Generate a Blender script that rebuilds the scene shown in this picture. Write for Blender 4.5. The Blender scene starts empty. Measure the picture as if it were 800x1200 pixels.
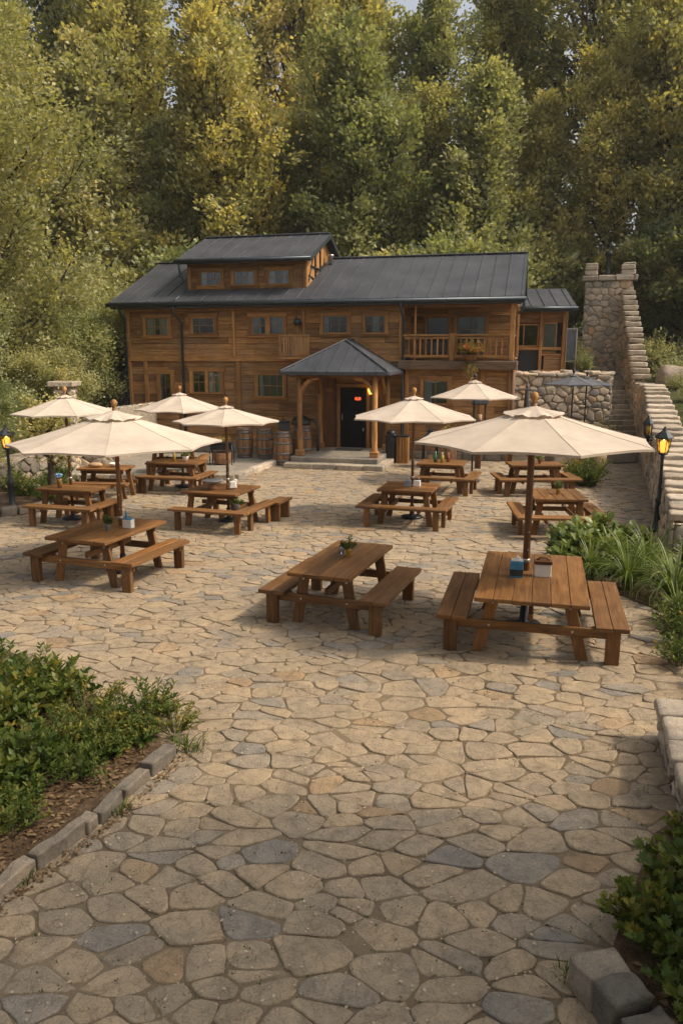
import bpy, math, random
import numpy as np
from mathutils import Vector, Matrix, noise as mnoise
R = math.radians
rng = random.Random(7)
SC = bpy.context.scene
COL = SC.collection

# ------------------------------------------------------------------ materials
M = {}
def nmat(name):
    m = bpy.data.materials.new(name); m.use_nodes = True
    nt = m.node_tree
    for n in list(nt.nodes):
        nt.nodes.remove(n)
    out = nt.nodes.new('ShaderNodeOutputMaterial')
    M[name] = m
    return m, nt, out
def N(nt, typ, **kw):
    n = nt.nodes.new(typ)
    for k, v in kw.items():
        if k.startswith('i_'):
            n.inputs[k[2:].replace('_', ' ')].default_value = v
        else:
            setattr(n, k, v)
    return n
def L(nt, a, b): nt.links.new(a, b)
def ramp(nt, stops, fac):
    r = nt.nodes.new('ShaderNodeValToRGB')
    el = r.color_ramp.elements
    while len(el) < len(stops): el.new(0.5)
    for e, (p, c) in zip(el, stops):
        e.position = p; e.color = (c[0], c[1], c[2], 1)
    L(nt, fac, r.inputs[0]); return r.outputs[0]
def mixc(nt, fac, a, b, mode='MIX'):
    m = nt.nodes.new('ShaderNodeMix'); m.data_type = 'RGBA'; m.blend_type = mode
    for sock, v in ((m.inputs[0], fac), (m.inputs[6], a), (m.inputs[7], b)):
        if isinstance(v, (int, float)): sock.default_value = v
        elif isinstance(v, tuple): sock.default_value = (v[0], v[1], v[2], 1)
        else: L(nt, v, sock)
    return m.outputs[2]
def math_(nt, op, a, b=0.0):
    m = nt.nodes.new('ShaderNodeMath'); m.operation = op
    for s, v in ((m.inputs[0], a), (m.inputs[1], b)):
        if isinstance(v, (int, float)): s.default_value = v
        else: L(nt, v, s)
    return m.outputs[0]
def bsdf(nt, out, color, rough=0.6, metal=0.0, height=None, bstr=0.3, bdist=0.01, spec=0.5):
    b = nt.nodes.new('ShaderNodeBsdfPrincipled')
    if isinstance(color, tuple): b.inputs['Base Color'].default_value = (*color, 1)
    else: L(nt, color, b.inputs['Base Color'])
    if isinstance(rough, (int, float)): b.inputs['Roughness'].default_value = rough
    else: L(nt, rough, b.inputs['Roughness'])
    b.inputs['Metallic'].default_value = metal
    b.inputs['Specular IOR Level'].default_value = spec
    if height is not None:
        bp = nt.nodes.new('ShaderNodeBump'); bp.inputs['Strength'].default_value = bstr
        bp.inputs['Distance'].default_value = bdist
        L(nt, height, bp.inputs['Height']); L(nt, bp.outputs[0], b.inputs['Normal'])
    L(nt, b.outputs[0], out.inputs[0]); return b
def noise(nt, vec, scale, detail=4, rough=0.55, dist=0.0):
    n = nt.nodes.new('ShaderNodeTexNoise')
    n.inputs['Scale'].default_value = scale; n.inputs['Detail'].default_value = detail
    n.inputs['Roughness'].default_value = rough; n.inputs['Distortion'].default_value = dist
    if vec is not None: L(nt, vec, n.inputs['Vector'])
    return n.outputs[0]
def rnd(nt): 
    a = nt.nodes.new('ShaderNodeAttribute'); a.attribute_name = 'rnd'; return a.outputs['Fac']

def wood(name, c1, c2, c3, rough=0.5, grain=1.0, spec=0.4, weather=0.0):
    m, nt, out = nmat(name)
    tc = nt.nodes.new('ShaderNodeTexCoord')
    mp = N(nt, 'ShaderNodeMapping'); mp.inputs['Scale'].default_value = (0.9*grain, 22*grain, 1)
    L(nt, tc.outputs['UV'], mp.inputs[0])
    g = noise(nt, mp.outputs[0], 1.6, 6, 0.62, 0.7)
    mp2 = N(nt, 'ShaderNodeMapping'); mp2.inputs['Scale'].default_value = (1.2, 5, 1)
    L(nt, tc.outputs['UV'], mp2.inputs[0])
    b = noise(nt, mp2.outputs[0], 1.5, 3, 0.5, 1.2)
    col = ramp(nt, [(0.3, c1), (0.5, c2), (0.72, c3)], g)
    tint = ramp(nt, [(0.0, (0.62, 0.60, 0.58)), (0.5, (0.92, 0.92, 0.92)), (1.0, (1.25, 1.2, 1.1))], rnd(nt))
    col = mixc(nt, 1.0, col, tint, 'MULTIPLY')
    oi = nt.nodes.new('ShaderNodeObjectInfo')
    col = mixc(nt, 1.0, col, ramp(nt, [(0, (.86, .84, .82)), (1, (1.12, 1.1, 1.08))], oi.outputs['Random']), 'MULTIPLY')
    bl = ramp(nt, [(0.25, (0.62, 0.58, 0.55)), (0.6, (1.08, 1.06, 1.02))], b)
    col = mixc(nt, 0.8, col, bl, 'MULTIPLY')
    vk = nt.nodes.new('ShaderNodeTexVoronoi'); vk.inputs['Scale'].default_value = 1.0
    mp3 = N(nt, 'ShaderNodeMapping'); mp3.inputs['Scale'].default_value = (2.1, 5.5, 1)
    L(nt, tc.outputs['UV'], mp3.inputs[0]); L(nt, mp3.outputs[0], vk.inputs['Vector'])
    kn = ramp(nt, [(0.05, (1, 1, 1)), (0.11, (0, 0, 0))], vk.outputs['Distance'])
    col = mixc(nt, math_(nt, 'MULTIPLY', kn, 0.6), col, (c1[0]*0.35, c1[1]*0.35, c1[2]*0.35))
    if name == 'table_wood':
        sc_ = noise(nt, tc.outputs['Object'], 5.5, 8, 0.75, 0.6)
        col = mixc(nt, math_(nt, 'MULTIPLY', ramp(nt, [(0.56, (0, 0, 0)), (0.68, (1, 1, 1))], sc_), 0.35), col, (0.26, 0.165, 0.085))
        col = mixc(nt, math_(nt, 'MULTIPLY', ramp(nt, [(0.30, (1, 1, 1)), (0.40, (0, 0, 0))], sc_), 0.45), col, (0.05, 0.026, 0.012))
    if weather:
        ob = noise(nt, tc.outputs['Object'], 0.9, 5, 0.6)
        w = ramp(nt, [(0.42, (0, 0, 0)), (0.7, (1, 1, 1))], ob)
        col = mixc(nt, math_(nt, 'MULTIPLY', w, weather), col, (0.23, 0.18, 0.135))
    rr = math_(nt, 'ADD', math_(nt, 'MULTIPLY', g, 0.25), rough-0.1)
    bsdf(nt, out, col, rr, 0, g, 0.45, 0.004, spec)
    return m
wood('table_wood', (0.11, 0.047, 0.015), (0.185, 0.088, 0.028), (0.27, 0.14, 0.047), 0.55, 1.0, 0.25, 0.10)
wood('house_wood', (0.145, 0.072, 0.027), (0.33, 0.17, 0.062), (0.52, 0.295, 0.115), 0.65, 0.7, 0.2, 0.35)
wood('trim_wood', (0.19, 0.09, 0.032), (0.34, 0.175, 0.062), (0.48, 0.265, 0.10), 0.6, 0.8, 0.25)
wood('dark_wood', (0.075, 0.034, 0.014), (0.16, 0.074, 0.030), (0.25, 0.125, 0.052), 0.6, 0.8, 0.3)
wood('barrel_wood', (0.12, 0.062, 0.030), (0.25, 0.135, 0.066), (0.38, 0.22, 0.11), 0.6, 1.0, 0.3)
wood('grey_wood', (0.10, 0.10, 0.10), (0.18, 0.185, 0.19), (0.28, 0.28, 0.28), 0.75, 1.0, 0.2)
wood('pole_wood', (0.085, 0.036, 0.014), (0.16, 0.075, 0.030), (0.24, 0.12, 0.05), 0.5, 1.0, 0.4)
wood('beam_wood', (0.10, 0.065, 0.038), (0.20, 0.13, 0.078), (0.31, 0.21, 0.13), 0.7, 0.8, 0.3)

def stonemat(name, stops, rough=0.8, scale=1.0, bstr=0.55, moss=0.0):
    m, nt, out = nmat(name)
    tc = nt.nodes.new('ShaderNodeTexCoord'); oc = tc.outputs['Object']
    base = ramp(nt, stops, rnd(nt))
    n1 = noise(nt, oc, 5*scale, 8, 0.68, 0.4)
    n2 = noise(nt, oc, 42*scale, 5, 0.7)
    n3 = noise(nt, oc, 1.2*scale, 4, 0.6)
    v = ramp(nt, [(0.28, (0.55, 0.53, 0.5)), (0.5, (1, 1, 1)), (0.75, (1.28, 1.25, 1.18))], n1)
    col = mixc(nt, 0.85, base, v, 'MULTIPLY')
    v2 = ramp(nt, [(0.3, (0.62, 0.6, 0.58)), (0.48, (1.0, 1.0, 1.0)), (0.66, (1.28, 1.24, 1.18))], n2)
    col = mixc(nt, 0.75, col, v2, 'MULTIPLY')
    v3 = ramp(nt, [(0.35, (0.8, 0.81, 0.82)), (0.65, (1.1, 1.06, 1.0))], n3)
    col = mixc(nt, 1.0, col, v3, 'MULTIPLY')
    wv = nt.nodes.new('ShaderNodeTexWave'); wv.inputs['Scale'].default_value = 1.4*scale
    wv.inputs['Distortion'].default_value = 14; wv.inputs['Detail'].default_value = 4; wv.inputs['Detail Scale'].default_value = 1.6
    L(nt, oc, wv.inputs['Vector'])
    cr = ramp(nt, [(0.0, (1, 1, 1)), (0.07, (0, 0, 0))], wv.outputs['Fac'])
    col = mixc(nt, math_(nt, 'MULTIPLY', cr, 0.15), col, (0.07, 0.055, 0.042))
    if moss:
        mm = ramp(nt, [(0.55, (0, 0, 0)), (0.7, (1, 1, 1))], n3)
        col = mixc(nt, math_(nt, 'MULTIPLY', mm, moss), col, (0.07, 0.08, 0.035))
    h = math_(nt, 'ADD', math_(nt, 'MULTIPLY', n1, 1.0), math_(nt, 'MULTIPLY', n2, 0.35))
    h = math_(nt, 'SUBTRACT', h, math_(nt, 'MULTIPLY', cr, 0.12))
    bsdf(nt, out, col, rough, 0, h, bstr, 0.02, 0.3)
    return m
stonemat('flagstone', [(0.0, (0.20, 0.18, 0.155)), (0.12, (0.25, 0.215, 0.17)), (0.3, (0.285, 0.228, 0.16)),
                       (0.62, (0.34, 0.262, 0.172)), (0.88, (0.315, 0.242, 0.157)), (0.97, (0.335, 0.235, 0.135)), (1.0, (0.24, 0.165, 0.10))], 0.78, 1.6, 0.95)
stonemat('rubble', [(0.0, (0.25, 0.225, 0.19)), (0.3, (0.36, 0.305, 0.235)), (0.6, (0.46, 0.37, 0.265)),
                    (0.85, (0.52, 0.43, 0.31)), (0.94, (0.52, 0.31, 0.15)), (1.0, (0.38, 0.39, 0.37))], 0.85, 1.5, 0.7)
stonemat('coping', [(0.0, (0.30, 0.25, 0.19)), (0.5, (0.41, 0.34, 0.255)), (1.0, (0.5, 0.42, 0.33))], 0.85, 1.5, 0.6)
stonemat('stepstone', [(0.0, (0.22, 0.195, 0.16)), (0.5, (0.31, 0.27, 0.21)), (1.0, (0.40, 0.34, 0.26))], 0.85, 1.2, 0.6)
stonemat('greystone', [(0.0, (0.145, 0.125, 0.10)), (0.5, (0.215, 0.18, 0.14)), (1.0, (0.29, 0.235, 0.175))], 0.85, 2.0, 0.7, 0.25)

def simple(name, col, rough=0.5, metal=0.0, nz=0.0, ns=8, bstr=0.1, spec=0.5):
    m, nt, out = nmat(name)
    tc = nt.nodes.new('ShaderNodeTexCoord')
    n = noise(nt, tc.outputs['Object'], ns, 5, 0.6)
    lo = tuple(c*(1-nz) for c in col); hi = tuple(min(1, c*(1+nz)) for c in col)
    c = ramp(nt, [(0.3, lo), (0.7, hi)], n)
    bsdf(nt, out, c, rough, metal, n, bstr, 0.005, spec)
    return m
simple('mortar', (0.30, 0.25, 0.185), 0.95, 0, 0.3, 12, 0.5, 0.1)
simple('black_metal', (0.022, 0.023, 0.025), 0.42, 0.3, 0.2, 20)
simple('pipe_metal', (0.045, 0.055, 0.062), 0.4, 0.4, 0.2, 6)
simple('hoop_metal', (0.17, 0.165, 0.16), 0.5, 0.7, 0.35, 14)
simple('bolt_metal', (0.45, 0.43, 0.40), 0.4, 0.8, 0.2, 14)
simple('dark_interior', (0.012, 0.012, 0.013), 0.8, 0, 0.2, 2)  # near-black colour standing in for the darkness of unlit rooms
simple('curtain_cloth', (0.42, 0.43, 0.42), 0.9, 0, 0.1, 5)
simple('door_paint', (0.008, 0.008, 0.009), 0.6, 0, 0.2, 5, .1, .15)
simple('dark_cloth', (0.075, 0.078, 0.085), 0.85, 0, 0.12, 4)
simple('blue_tin', (0.05, 0.22, 0.36), 0.35, 0, 0.3, 14)
simple('white_paper', (0.72, 0.68, 0.60), 0.8, 0, 0.06, 12)
simple('yellow_pot', (0.55, 0.33, 0.06), 0.4, 0, 0.15, 10)
simple('terracotta', (0.30, 0.13, 0.06), 0.75, 0, 0.2, 10)
simple('grey_pot', (0.22, 0.23, 0.23), 0.6, 0, 0.2, 10)
simple('bottle_green', (0.06, 0.16, 0.06), 0.15, 0, 0.2, 10)
simple('bottle_yellow', (0.40, 0.28, 0.05), 0.25, 0, 0.2, 10)
simple('bottle_red', (0.22, 0.07, 0.03), 0.25, 0, 0.2, 10)
simple('bread', (0.40, 0.24, 0.12), 0.8, 0, 0.2, 10)
simple('blue_flower', (0.16, 0.28, 0.42), 0.7, 0, 0.2, 30)
simple('rust_mat', (0.05, 0.045, 0.04), 0.95, 0, 0.2, 30)
simple('bark', (0.075, 0.055, 0.04), 0.95, 0, 0.35, 6, 0.6, 0.1)
simple('stem', (0.10, 0.10, 0.035), 0.8, 0, 0.2, 6)
simple('hay', (0.36, 0.25, 0.13), 0.9, 0, 0.3, 20, 0.5)

def soilmat():
    m, nt, out = nmat('soil')
    tc = nt.nodes.new('ShaderNodeTexCoord')
    n = noise(nt, tc.outputs['Object'], 9, 10, 0.7); n2 = noise(nt, tc.outputs['Object'], 60, 4, 0.8)
    c = ramp(nt, [(0.3, (0.045, 0.03, 0.018)), (0.5, (0.11, 0.07, 0.04)), (0.66, (0.20, 0.14, 0.085))], n)
    c = mixc(nt, math_(nt, 'MULTIPLY', ramp(nt, [(0.6, (0, 0, 0)), (0.66, (1, 1, 1))], n2), 0.6), c, (0.30, 0.20, 0.12))
    bsdf(nt, out, c, 0.95, 0, math_(nt, 'ADD', n, n2), 0.8, 0.03, 0.1)
soilmat()
def sandmat():
    m, nt, out = nmat('joint_sand')
    tc = nt.nodes.new('ShaderNodeTexCoord')
    n = noise(nt, tc.outputs['Object'], 0.9, 6, 0.65); n2 = noise(nt, tc.outputs['Object'], 70, 4, 0.8)
    c = ramp(nt, [(0.35, (0.12, 0.09, 0.06)), (0.65, (0.23, 0.175, 0.115))], n)
    c = mixc(nt, 0.8, c, ramp(nt, [(0.3, (0.6, 0.58, 0.55)), (0.7, (1.25, 1.22, 1.15))], n2), 'MULTIPLY')
    bsdf(nt, out, c, 0.95, 0, n2, 0.6, 0.006, 0.1)
sandmat()
def forestfloor():
    m, nt, out = nmat('forest_floor')
    tc = nt.nodes.new('ShaderNodeTexCoord')
    n = noise(nt, tc.outputs['Object'], 1.3, 10, 0.7)
    c = ramp(nt, [(0.3, (0.03, 0.035, 0.012)), (0.5, (0.06, 0.065, 0.022)), (0.7, (0.10, 0.085, 0.04))], n)
    bsdf(nt, out, c, 0.95, 0, n, 1.0, 0.2, 0.1)
forestfloor()
def roofmat():
    m, nt, out = nmat('roof_metal')
    tc = nt.nodes.new('ShaderNodeTexCoord')
    n = noise(nt, tc.outputs['Object'], 0.8, 6, 0.65); n2 = noise(nt, tc.outputs['Object'], 9, 6, 0.7)
    mp = N(nt, 'ShaderNodeMapping'); mp.inputs['Scale'].default_value = (5, 0.6, 0.6)
    L(nt, tc.outputs['Object'], mp.inputs[0]); n3 = noise(nt, mp.outputs[0], 2, 5, 0.6)
    c = ramp(nt, [(0.3, (0.043, 0.046, 0.052)), (0.7, (0.088, 0.090, 0.096))], n)
    c = mixc(nt, 0.6, c, ramp(nt, [(0.3, (0.75, 0.76, 0.78)), (0.7, (1.2, 1.17, 1.13))], n2), 'MULTIPLY')
    c = mixc(nt, 0.6, c, ramp(nt, [(0.3, (0.8, 0.8, 0.8)), (0.7, (1.15, 1.15, 1.15))], n3), 'MULTIPLY')
    bsdf(nt, out, c, math_(nt, 'ADD', math_(nt, 'MULTIPLY', n2, 0.25), 0.42), 0.25, n2, 0.12, 0.01, 0.4)
roofmat()
def glassmat():
    m, nt, out = nmat('window_glass')
    t = N(nt, 'ShaderNodeBsdfTransparent'); t.inputs[0].default_value = (0.8, 0.84, 0.85, 1)
    tc = nt.nodes.new('ShaderNodeTexCoord'); nn = noise(nt, tc.outputs['Object'], 1.2, 2)
    bp = nt.nodes.new('ShaderNodeBump'); bp.inputs['Strength'].default_value = 0.15; bp.inputs['Distance'].default_value = 0.05
    L(nt, nn, bp.inputs['Height'])
    g = N(nt, 'ShaderNodeBsdfGlossy'); g.inputs['Roughness'].default_value = 0.03; g.inputs['Color'].default_value = (0.9, 0.95, 1, 1)
    L(nt, bp.outputs[0], g.inputs['Normal'])
    fr = N(nt, 'ShaderNodeFresnel'); fr.inputs['IOR'].default_value = 1.7
    mx = N(nt, 'ShaderNodeMixShader'); L(nt, math_(nt, 'ADD', fr.outputs[0], 0.02), mx.inputs[0]); L(nt, t.outputs[0], mx.inputs[1]); L(nt, g.outputs[0], mx.inputs[2])
    L(nt, mx.outputs[0], out.inputs[0])
glassmat()
def cloth():
    m, nt, out = nmat('canopy_cloth')
    tc = nt.nodes.new('ShaderNodeTexCoord')
    n = noise(nt, tc.outputs['Object'], 2.2, 6, 0.65); n2 = noise(nt, tc.outputs['Object'], 160, 2, 0.6)
    tint = ramp(nt, [(0.0, (0.92, 0.92, 0.91)), (1.0, (1.0, 1.0, 1.0))], rnd(nt))
    c = ramp(nt, [(0.25, (0.50, 0.41, 0.325)), (0.6, (0.65, 0.545, 0.435))], n)
    c = mixc(nt, 1.0, c, tint, 'MULTIPLY')
    bp = nt.nodes.new('ShaderNodeBump'); bp.inputs['Strength'].default_value = 0.12; bp.inputs['Distance'].default_value = 0.02
    L(nt, math_(nt, 'ADD', n, math_(nt, 'MULTIPLY', n2, 0.2)), bp.inputs['Height'])
    d = N(nt, 'ShaderNodeBsdfDiffuse'); t = N(nt, 'ShaderNodeBsdfTranslucent')
    L(nt, c, d.inputs[0]); L(nt, c, t.inputs[0]); L(nt, bp.outputs[0], d.inputs['Normal'])
    mx = N(nt, 'ShaderNodeMixShader'); mx.inputs[0].default_value = 0.2
    L(nt, d.outputs[0], mx.inputs[1]); L(nt, t.outputs[0], mx.inputs[2]); L(nt, mx.outputs[0], out.inputs[0])
cloth()
def leafmat(name, stops, trans=0.42, gloss=0.012, boost=3.1):
    m, nt, out = nmat(name)
    oi = nt.nodes.new('ShaderNodeObjectInfo')
    f = math_(nt, 'ADD', math_(nt, 'MULTIPLY', rnd(nt), 0.78), math_(nt, 'MULTIPLY', oi.outputs['Random'], 0.22))
    stops = [(p_, tuple(min(.75, v_*boost) for v_ in c_)) for p_, c_ in stops]
    c = ramp(nt, stops, f)
    d = N(nt, 'ShaderNodeBsdfDiffuse'); t = N(nt, 'ShaderNodeBsdfTranslucent'); g = N(nt, 'ShaderNodeBsdfGlossy')
    g.inputs['Roughness'].default_value = 0.38; g.inputs['Color'].default_value = (0.8, 0.8, 0.75, 1)
    L(nt, c, d.inputs[0])
    L(nt, mixc(nt, 1.0, c, (1.25, 1.25, 0.6), 'MULTIPLY'), t.inputs[0])
    mx = N(nt, 'ShaderNodeMixShader'); mx.inputs[0].default_value = trans
    L(nt, d.outputs[0], mx.inputs[1]); L(nt, t.outputs[0], mx.inputs[2])
    m2 = N(nt, 'ShaderNodeMixShader'); m2.inputs[0].default_value = gloss
    L(nt, mx.outputs[0], m2.inputs[1]); L(nt, g.outputs[0], m2.inputs[2]); L(nt, m2.outputs[0], out.inputs[0])
leafmat('leaf_olive', [(0.0, (0.060, 0.063, 0.029)), (0.4, (0.110, 0.105, 0.046)), (0.75, (0.165, 0.143, 0.060)), (1.0, (0.26, 0.19, 0.068))])
leafmat('leaf_gold', [(0.0, (0.062, 0.066, 0.033)), (0.35, (0.105, 0.102, 0.048)), (0.7, (0.150, 0.132, 0.060)), (1.0, (0.215, 0.167, 0.070))])
leafmat('leaf_dark', [(0.0, (0.042, 0.050, 0.025)), (0.5, (0.080, 0.086, 0.040)), (0.85, (0.12, 0.118, 0.055)), (1.0, (0.20, 0.17, 0.08))])
leafmat('leaf_pale', [(0.0, (0.068, 0.074, 0.036)), (0.5, (0.11, 0.11, 0.054)), (1.0, (0.18, 0.16, 0.078))])
leafmat('leaf_shrub', [(0.0, (0.035, 0.06, 0.015)), (0.5, (0.075, 0.11, 0.025)), (0.85, (0.15, 0.155, 0.035)), (1.0, (0.34, 0.25, 0.05))], 0.35, 0.012, 1.15)
leafmat('leaf_blade', [(0.0, (0.06, 0.10, 0.02)), (0.5, (0.13, 0.17, 0.04)), (0.85, (0.24, 0.26, 0.09)), (1.0, (0.42, 0.40, 0.2))], 0.3, 0.03, 1.0)
leafmat('petal_warm', [(0.0, (0.10, 0.14, 0.03)), (0.5, (0.25, 0.22, 0.04)), (0.8, (0.55, 0.30, 0.08)), (1.0, (0.6, 0.12, 0.08))], 0.3, 0.03, 1.0)
leafmat('petal_yellow', [(0.0, (0.5, 0.32, 0.03)), (1.0, (0.7, 0.5, 0.06))], 0.3, 0.03)
leafmat('litter_pale', [(0.0, (0.22, 0.15, 0.08)), (0.5, (0.40, 0.31, 0.20)), (1.0, (0.55, 0.46, 0.33))], .1, .01, 1.0)
leafmat('litter_brown', [(0.0, (0.05, 0.03, 0.015)), (0.5, (0.14, 0.085, 0.045)), (1.0, (0.32, 0.22, 0.12))], .1, .01, 1.0)
def emis(name, col, s):
    m, nt, out = nmat(name)
    e = N(nt, 'ShaderNodeEmission'); e.inputs[0].default_value = (*col, 1); e.inputs[1].default_value = s
    L(nt, e.outputs[0], out.inputs[0])
emis('lamp_glow', (1.0, 0.52, 0.13), 1.9)
emis('flame_glow', (1.0, 0.72, 0.30), 6.0)
emis('red_glow', (1.0, 0.10, 0.03), 2.2)
emis('porch_glow', (1.0, 0.55, 0.06), 5.0)
def ambermat():
    m, nt, out = nmat('amber_glass')
    t = N(nt, 'ShaderNodeBsdfTransparent'); t.inputs[0].default_value = (0.95, 0.72, 0.38, 1)
    g = N(nt, 'ShaderNodeBsdfGlossy'); g.inputs['Roughness'].default_value = 0.1
    mx = N(nt, 'ShaderNodeMixShader'); mx.inputs[0].default_value = 0.12
    L(nt, t.outputs[0], mx.inputs[1]); L(nt, g.outputs[0], mx.inputs[2]); L(nt, mx.outputs[0], out.inputs[0])
ambermat()

# ------------------------------------------------------------------ mesh builder
def look(d):   # matrix whose z axis is d
    d = Vector(d).normalized()
    u = Vector((0, 0, 1)) if abs(d.z) < 0.95 else Vector((1, 0, 0))
    x = u.cross(d).normalized(); y = d.cross(x)
    return x, y, d
class MB:
    def __init__(s): s.v = []; s.f = []; s.uv = []; s.r = []; s.sm = []
    def face(s, idx, uvs, r, smooth=False):
        s.f.append(tuple(idx)); s.uv.extend(uvs); s.r.append(r); s.sm.append(smooth)
    def cbox(s, c, size, rot=None, b=0.006, jit=0.0, r=None, shear=None, rg=rng):
        """chamfered box, centre c, full size; rot = Matrix 3x3 or z angle"""
        if r is None: r = rg.random()
        if rot is None: rot = Matrix.Identity(3)
        elif isinstance(rot, (int, float)): rot = Matrix.Rotation(rot, 3, 'Z')
        h = [x/2 for x in size]; b = min(b, min(h)*0.8)
        ax = max(range(3), key=lambda i: size[i]); ou = rg.random()*50; ov = rg.random()*50
        oth = [i for i in range(3) if i != ax]
        base = len(s.v); loc = []; idx = {}
        for sx in (-1, 1):
            for sy in (-1, 1):
                for sz in (-1, 1):
                    j = [rg.uniform(-jit, jit) for _ in range(3)] if jit else (0, 0, 0)
                    for k in range(3):
                        p = [sx*(h[0]-(b if k != 0 else 0)), sy*(h[1]-(b if k != 1 else 0)), sz*(h[2]-(b if k != 2 else 0))]
                        p = [p[i]+j[i] for i in range(3)]
                        if shear: p = shear(p)
                        idx[(sx, sy, sz, k)] = len(loc); loc.append(Vector(p))
        c = Vector(c)
        for p in loc: s.v.append(tuple(rot @ p + c))
        def addf(ids):
            ps = [loc[i] for i in ids]
            n = (ps[1]-ps[0]).cross(ps[2]-ps[0]); ct = sum(ps, Vector())/len(ps)
            if n.dot(ct) < 0: ids = ids[::-1]; ps = ps[::-1]
            a = [abs(x) for x in n]
            uvs = []
            for p in ps:
                if a[ax] == max(a): uvs.append((p[oth[0]]*0.3+ou, p[oth[1]]+ov))
                else:
                    o = oth[0] if a[oth[1]] >= a[oth[0]] else oth[1]
                    uvs.append((p[ax]+ou, p[o]+ov+(0.37 if o == oth[0] else 0)))
            s.face([base+i for i in ids], uvs, r)
        S = (-1, 1)
        for k in range(3):
            o = [i for i in range(3) if i != k]
            for sg in S:
                def key(a_, b_):
                    t = [0, 0, 0]; t[k] = sg; t[o[0]] = a_; t[o[1]] = b_; return idx[(*t, k)]
                addf([key(-1, -1), key(1, -1), key(1, 1), key(-1, 1)])
        for k in range(3):      # edges parallel to axis k
            o = [i for i in range(3) if i != k]
            for a_ in S:
                for b_ in S:
                    def key(sg, fk):
                        t = [0, 0, 0]; t[k] = sg; t[o[0]] = a_; t[o[1]] = b_; return idx[(*t, fk)]
                    addf([key(-1, o[0]), key(1, o[0]), key(1, o[1]), key(-1, o[1])])
        for a_ in S:
            for b_ in S:
                for c_ in S: addf([idx[(a_, b_, c_, 0)], idx[(a_, b_, c_, 1)], idx[(a_, b_, c_, 2)]])
        return s
    def rblock(s, c, size, rot=None, rad=.04, amp=.012, n=6, r=None, fr=7.0):
        """rough rounded stone block"""
        if r is None: r = rng.random()
        if rot is None: rot = Matrix.Identity(3)
        elif isinstance(rot, (int, float)): rot = Matrix.Rotation(rot, 3, 'Z')
        h = Vector([x/2 for x in size]); rad = min(rad, min(h)*.9); c = Vector(c); seed = Vector((rng.uniform(0, 50), rng.uniform(0, 50), rng.uniform(0, 50)))
        ts = [-1+2*i/n for i in range(n+1)]; ts = [math.copysign(abs(t)**.6, t) for t in ts]
        cache = {}; 
        def vert(p):
            k = tuple(round(q, 5) for q in p)
            if k in cache: return cache[k]
            q = Vector((p[0]*h.x, p[1]*h.y, p[2]*h.z)); inner = Vector([max(-(h[i]-rad), min(h[i]-rad, q[i])) for i in range(3)])
            d = q-inner; 
            if d.length > 1e-6: q = inner+d.normalized()*rad
            nz = mnoise.noise_vector(q*fr+seed)*amp + mnoise.noise_vector(q*fr*.35+seed)*amp*1.6
            q = q+nz; s.v.append(tuple(rot @ q+c)); cache[k] = len(s.v)-1; return cache[k]
        for ax in range(3):
            o1, o2 = (ax+1) % 3, (ax+2) % 3
            for sg in (-1, 1):
                for i in range(n):
                    for j in range(n):
                        f = []
                        for (a, b) in ((i, j), (i+1, j), (i+1, j+1), (i, j+1)):
                            p = [0, 0, 0]; p[ax] = sg; p[o1] = ts[a]; p[o2] = ts[b]; f.append(vert(p))
                        if sg < 0: f = f[::-1]
                        s.face(f, [(0, 0)]*4, r, True)
        return s
    def beam(s, p0, p1, w, t, b=0.005, r=None, up=None):
        p0 = Vector(p0); p1 = Vector(p1); d = p1-p0; ln = d.length; d.normalize()
        up = Vector(up) if up else (Vector((0, 0, 1)) if abs(d.z) < 0.9 else Vector((0, 1, 0)))
        x = up.cross(d).normalized(); y = d.cross(x)
        rot = Matrix((x, y, d)).transposed()
        s.cbox((p0+p1)/2, (w, t, ln), rot, b, r=r); return s
    def tube(s, pts, rad, n=8, r=None, smooth=True, caps=True):
        if r is None: r = rng.random()
        pts = [Vector(p) for p in pts]
        if isinstance(rad, (int, float)): rad = [rad]*len(pts)
        base = len(s.v); acc = 0; us = []
        prev = None
        for i, p in enumerate(pts):
            d = (pts[min(i+1, len(pts)-1)]-pts[max(i-1, 0)])
            x, y, d = look(d)
            if prev is not None:
                x = (prev - d*prev.dot(d)).normalized(); y = d.cross(x)
            prev = x
            if i: acc += (p-pts[i-1]).length
            us.append(acc)
            for k in range(n):
                a = 2*math.pi*k/n
                s.v.append(tuple(p + (x*math.cos(a)+y*math.sin(a))*rad[i]))
        for i in range(len(pts)-1):
            for k in range(n):
                k2 = (k+1) % n
                cw = 2*math.pi*max(rad[i], 0.02)
                s.face([base+i*n+k, base+i*n+k2, base+(i+1)*n+k2, base+(i+1)*n+k],
                       [(us[i], k/n*cw), (us[i], (k+1)/n*cw), (us[i+1], (k+1)/n*cw), (us[i+1], k/n*cw)], r, smooth)
        if caps:
            s.face([base+k for k in range(n)][::-1], [(0, 0)]*n, r)
            e = base+(len(pts)-1)*n
            s.face([e+k for k in range(n)], [(0, 0)]*n, r)
        return s
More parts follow.
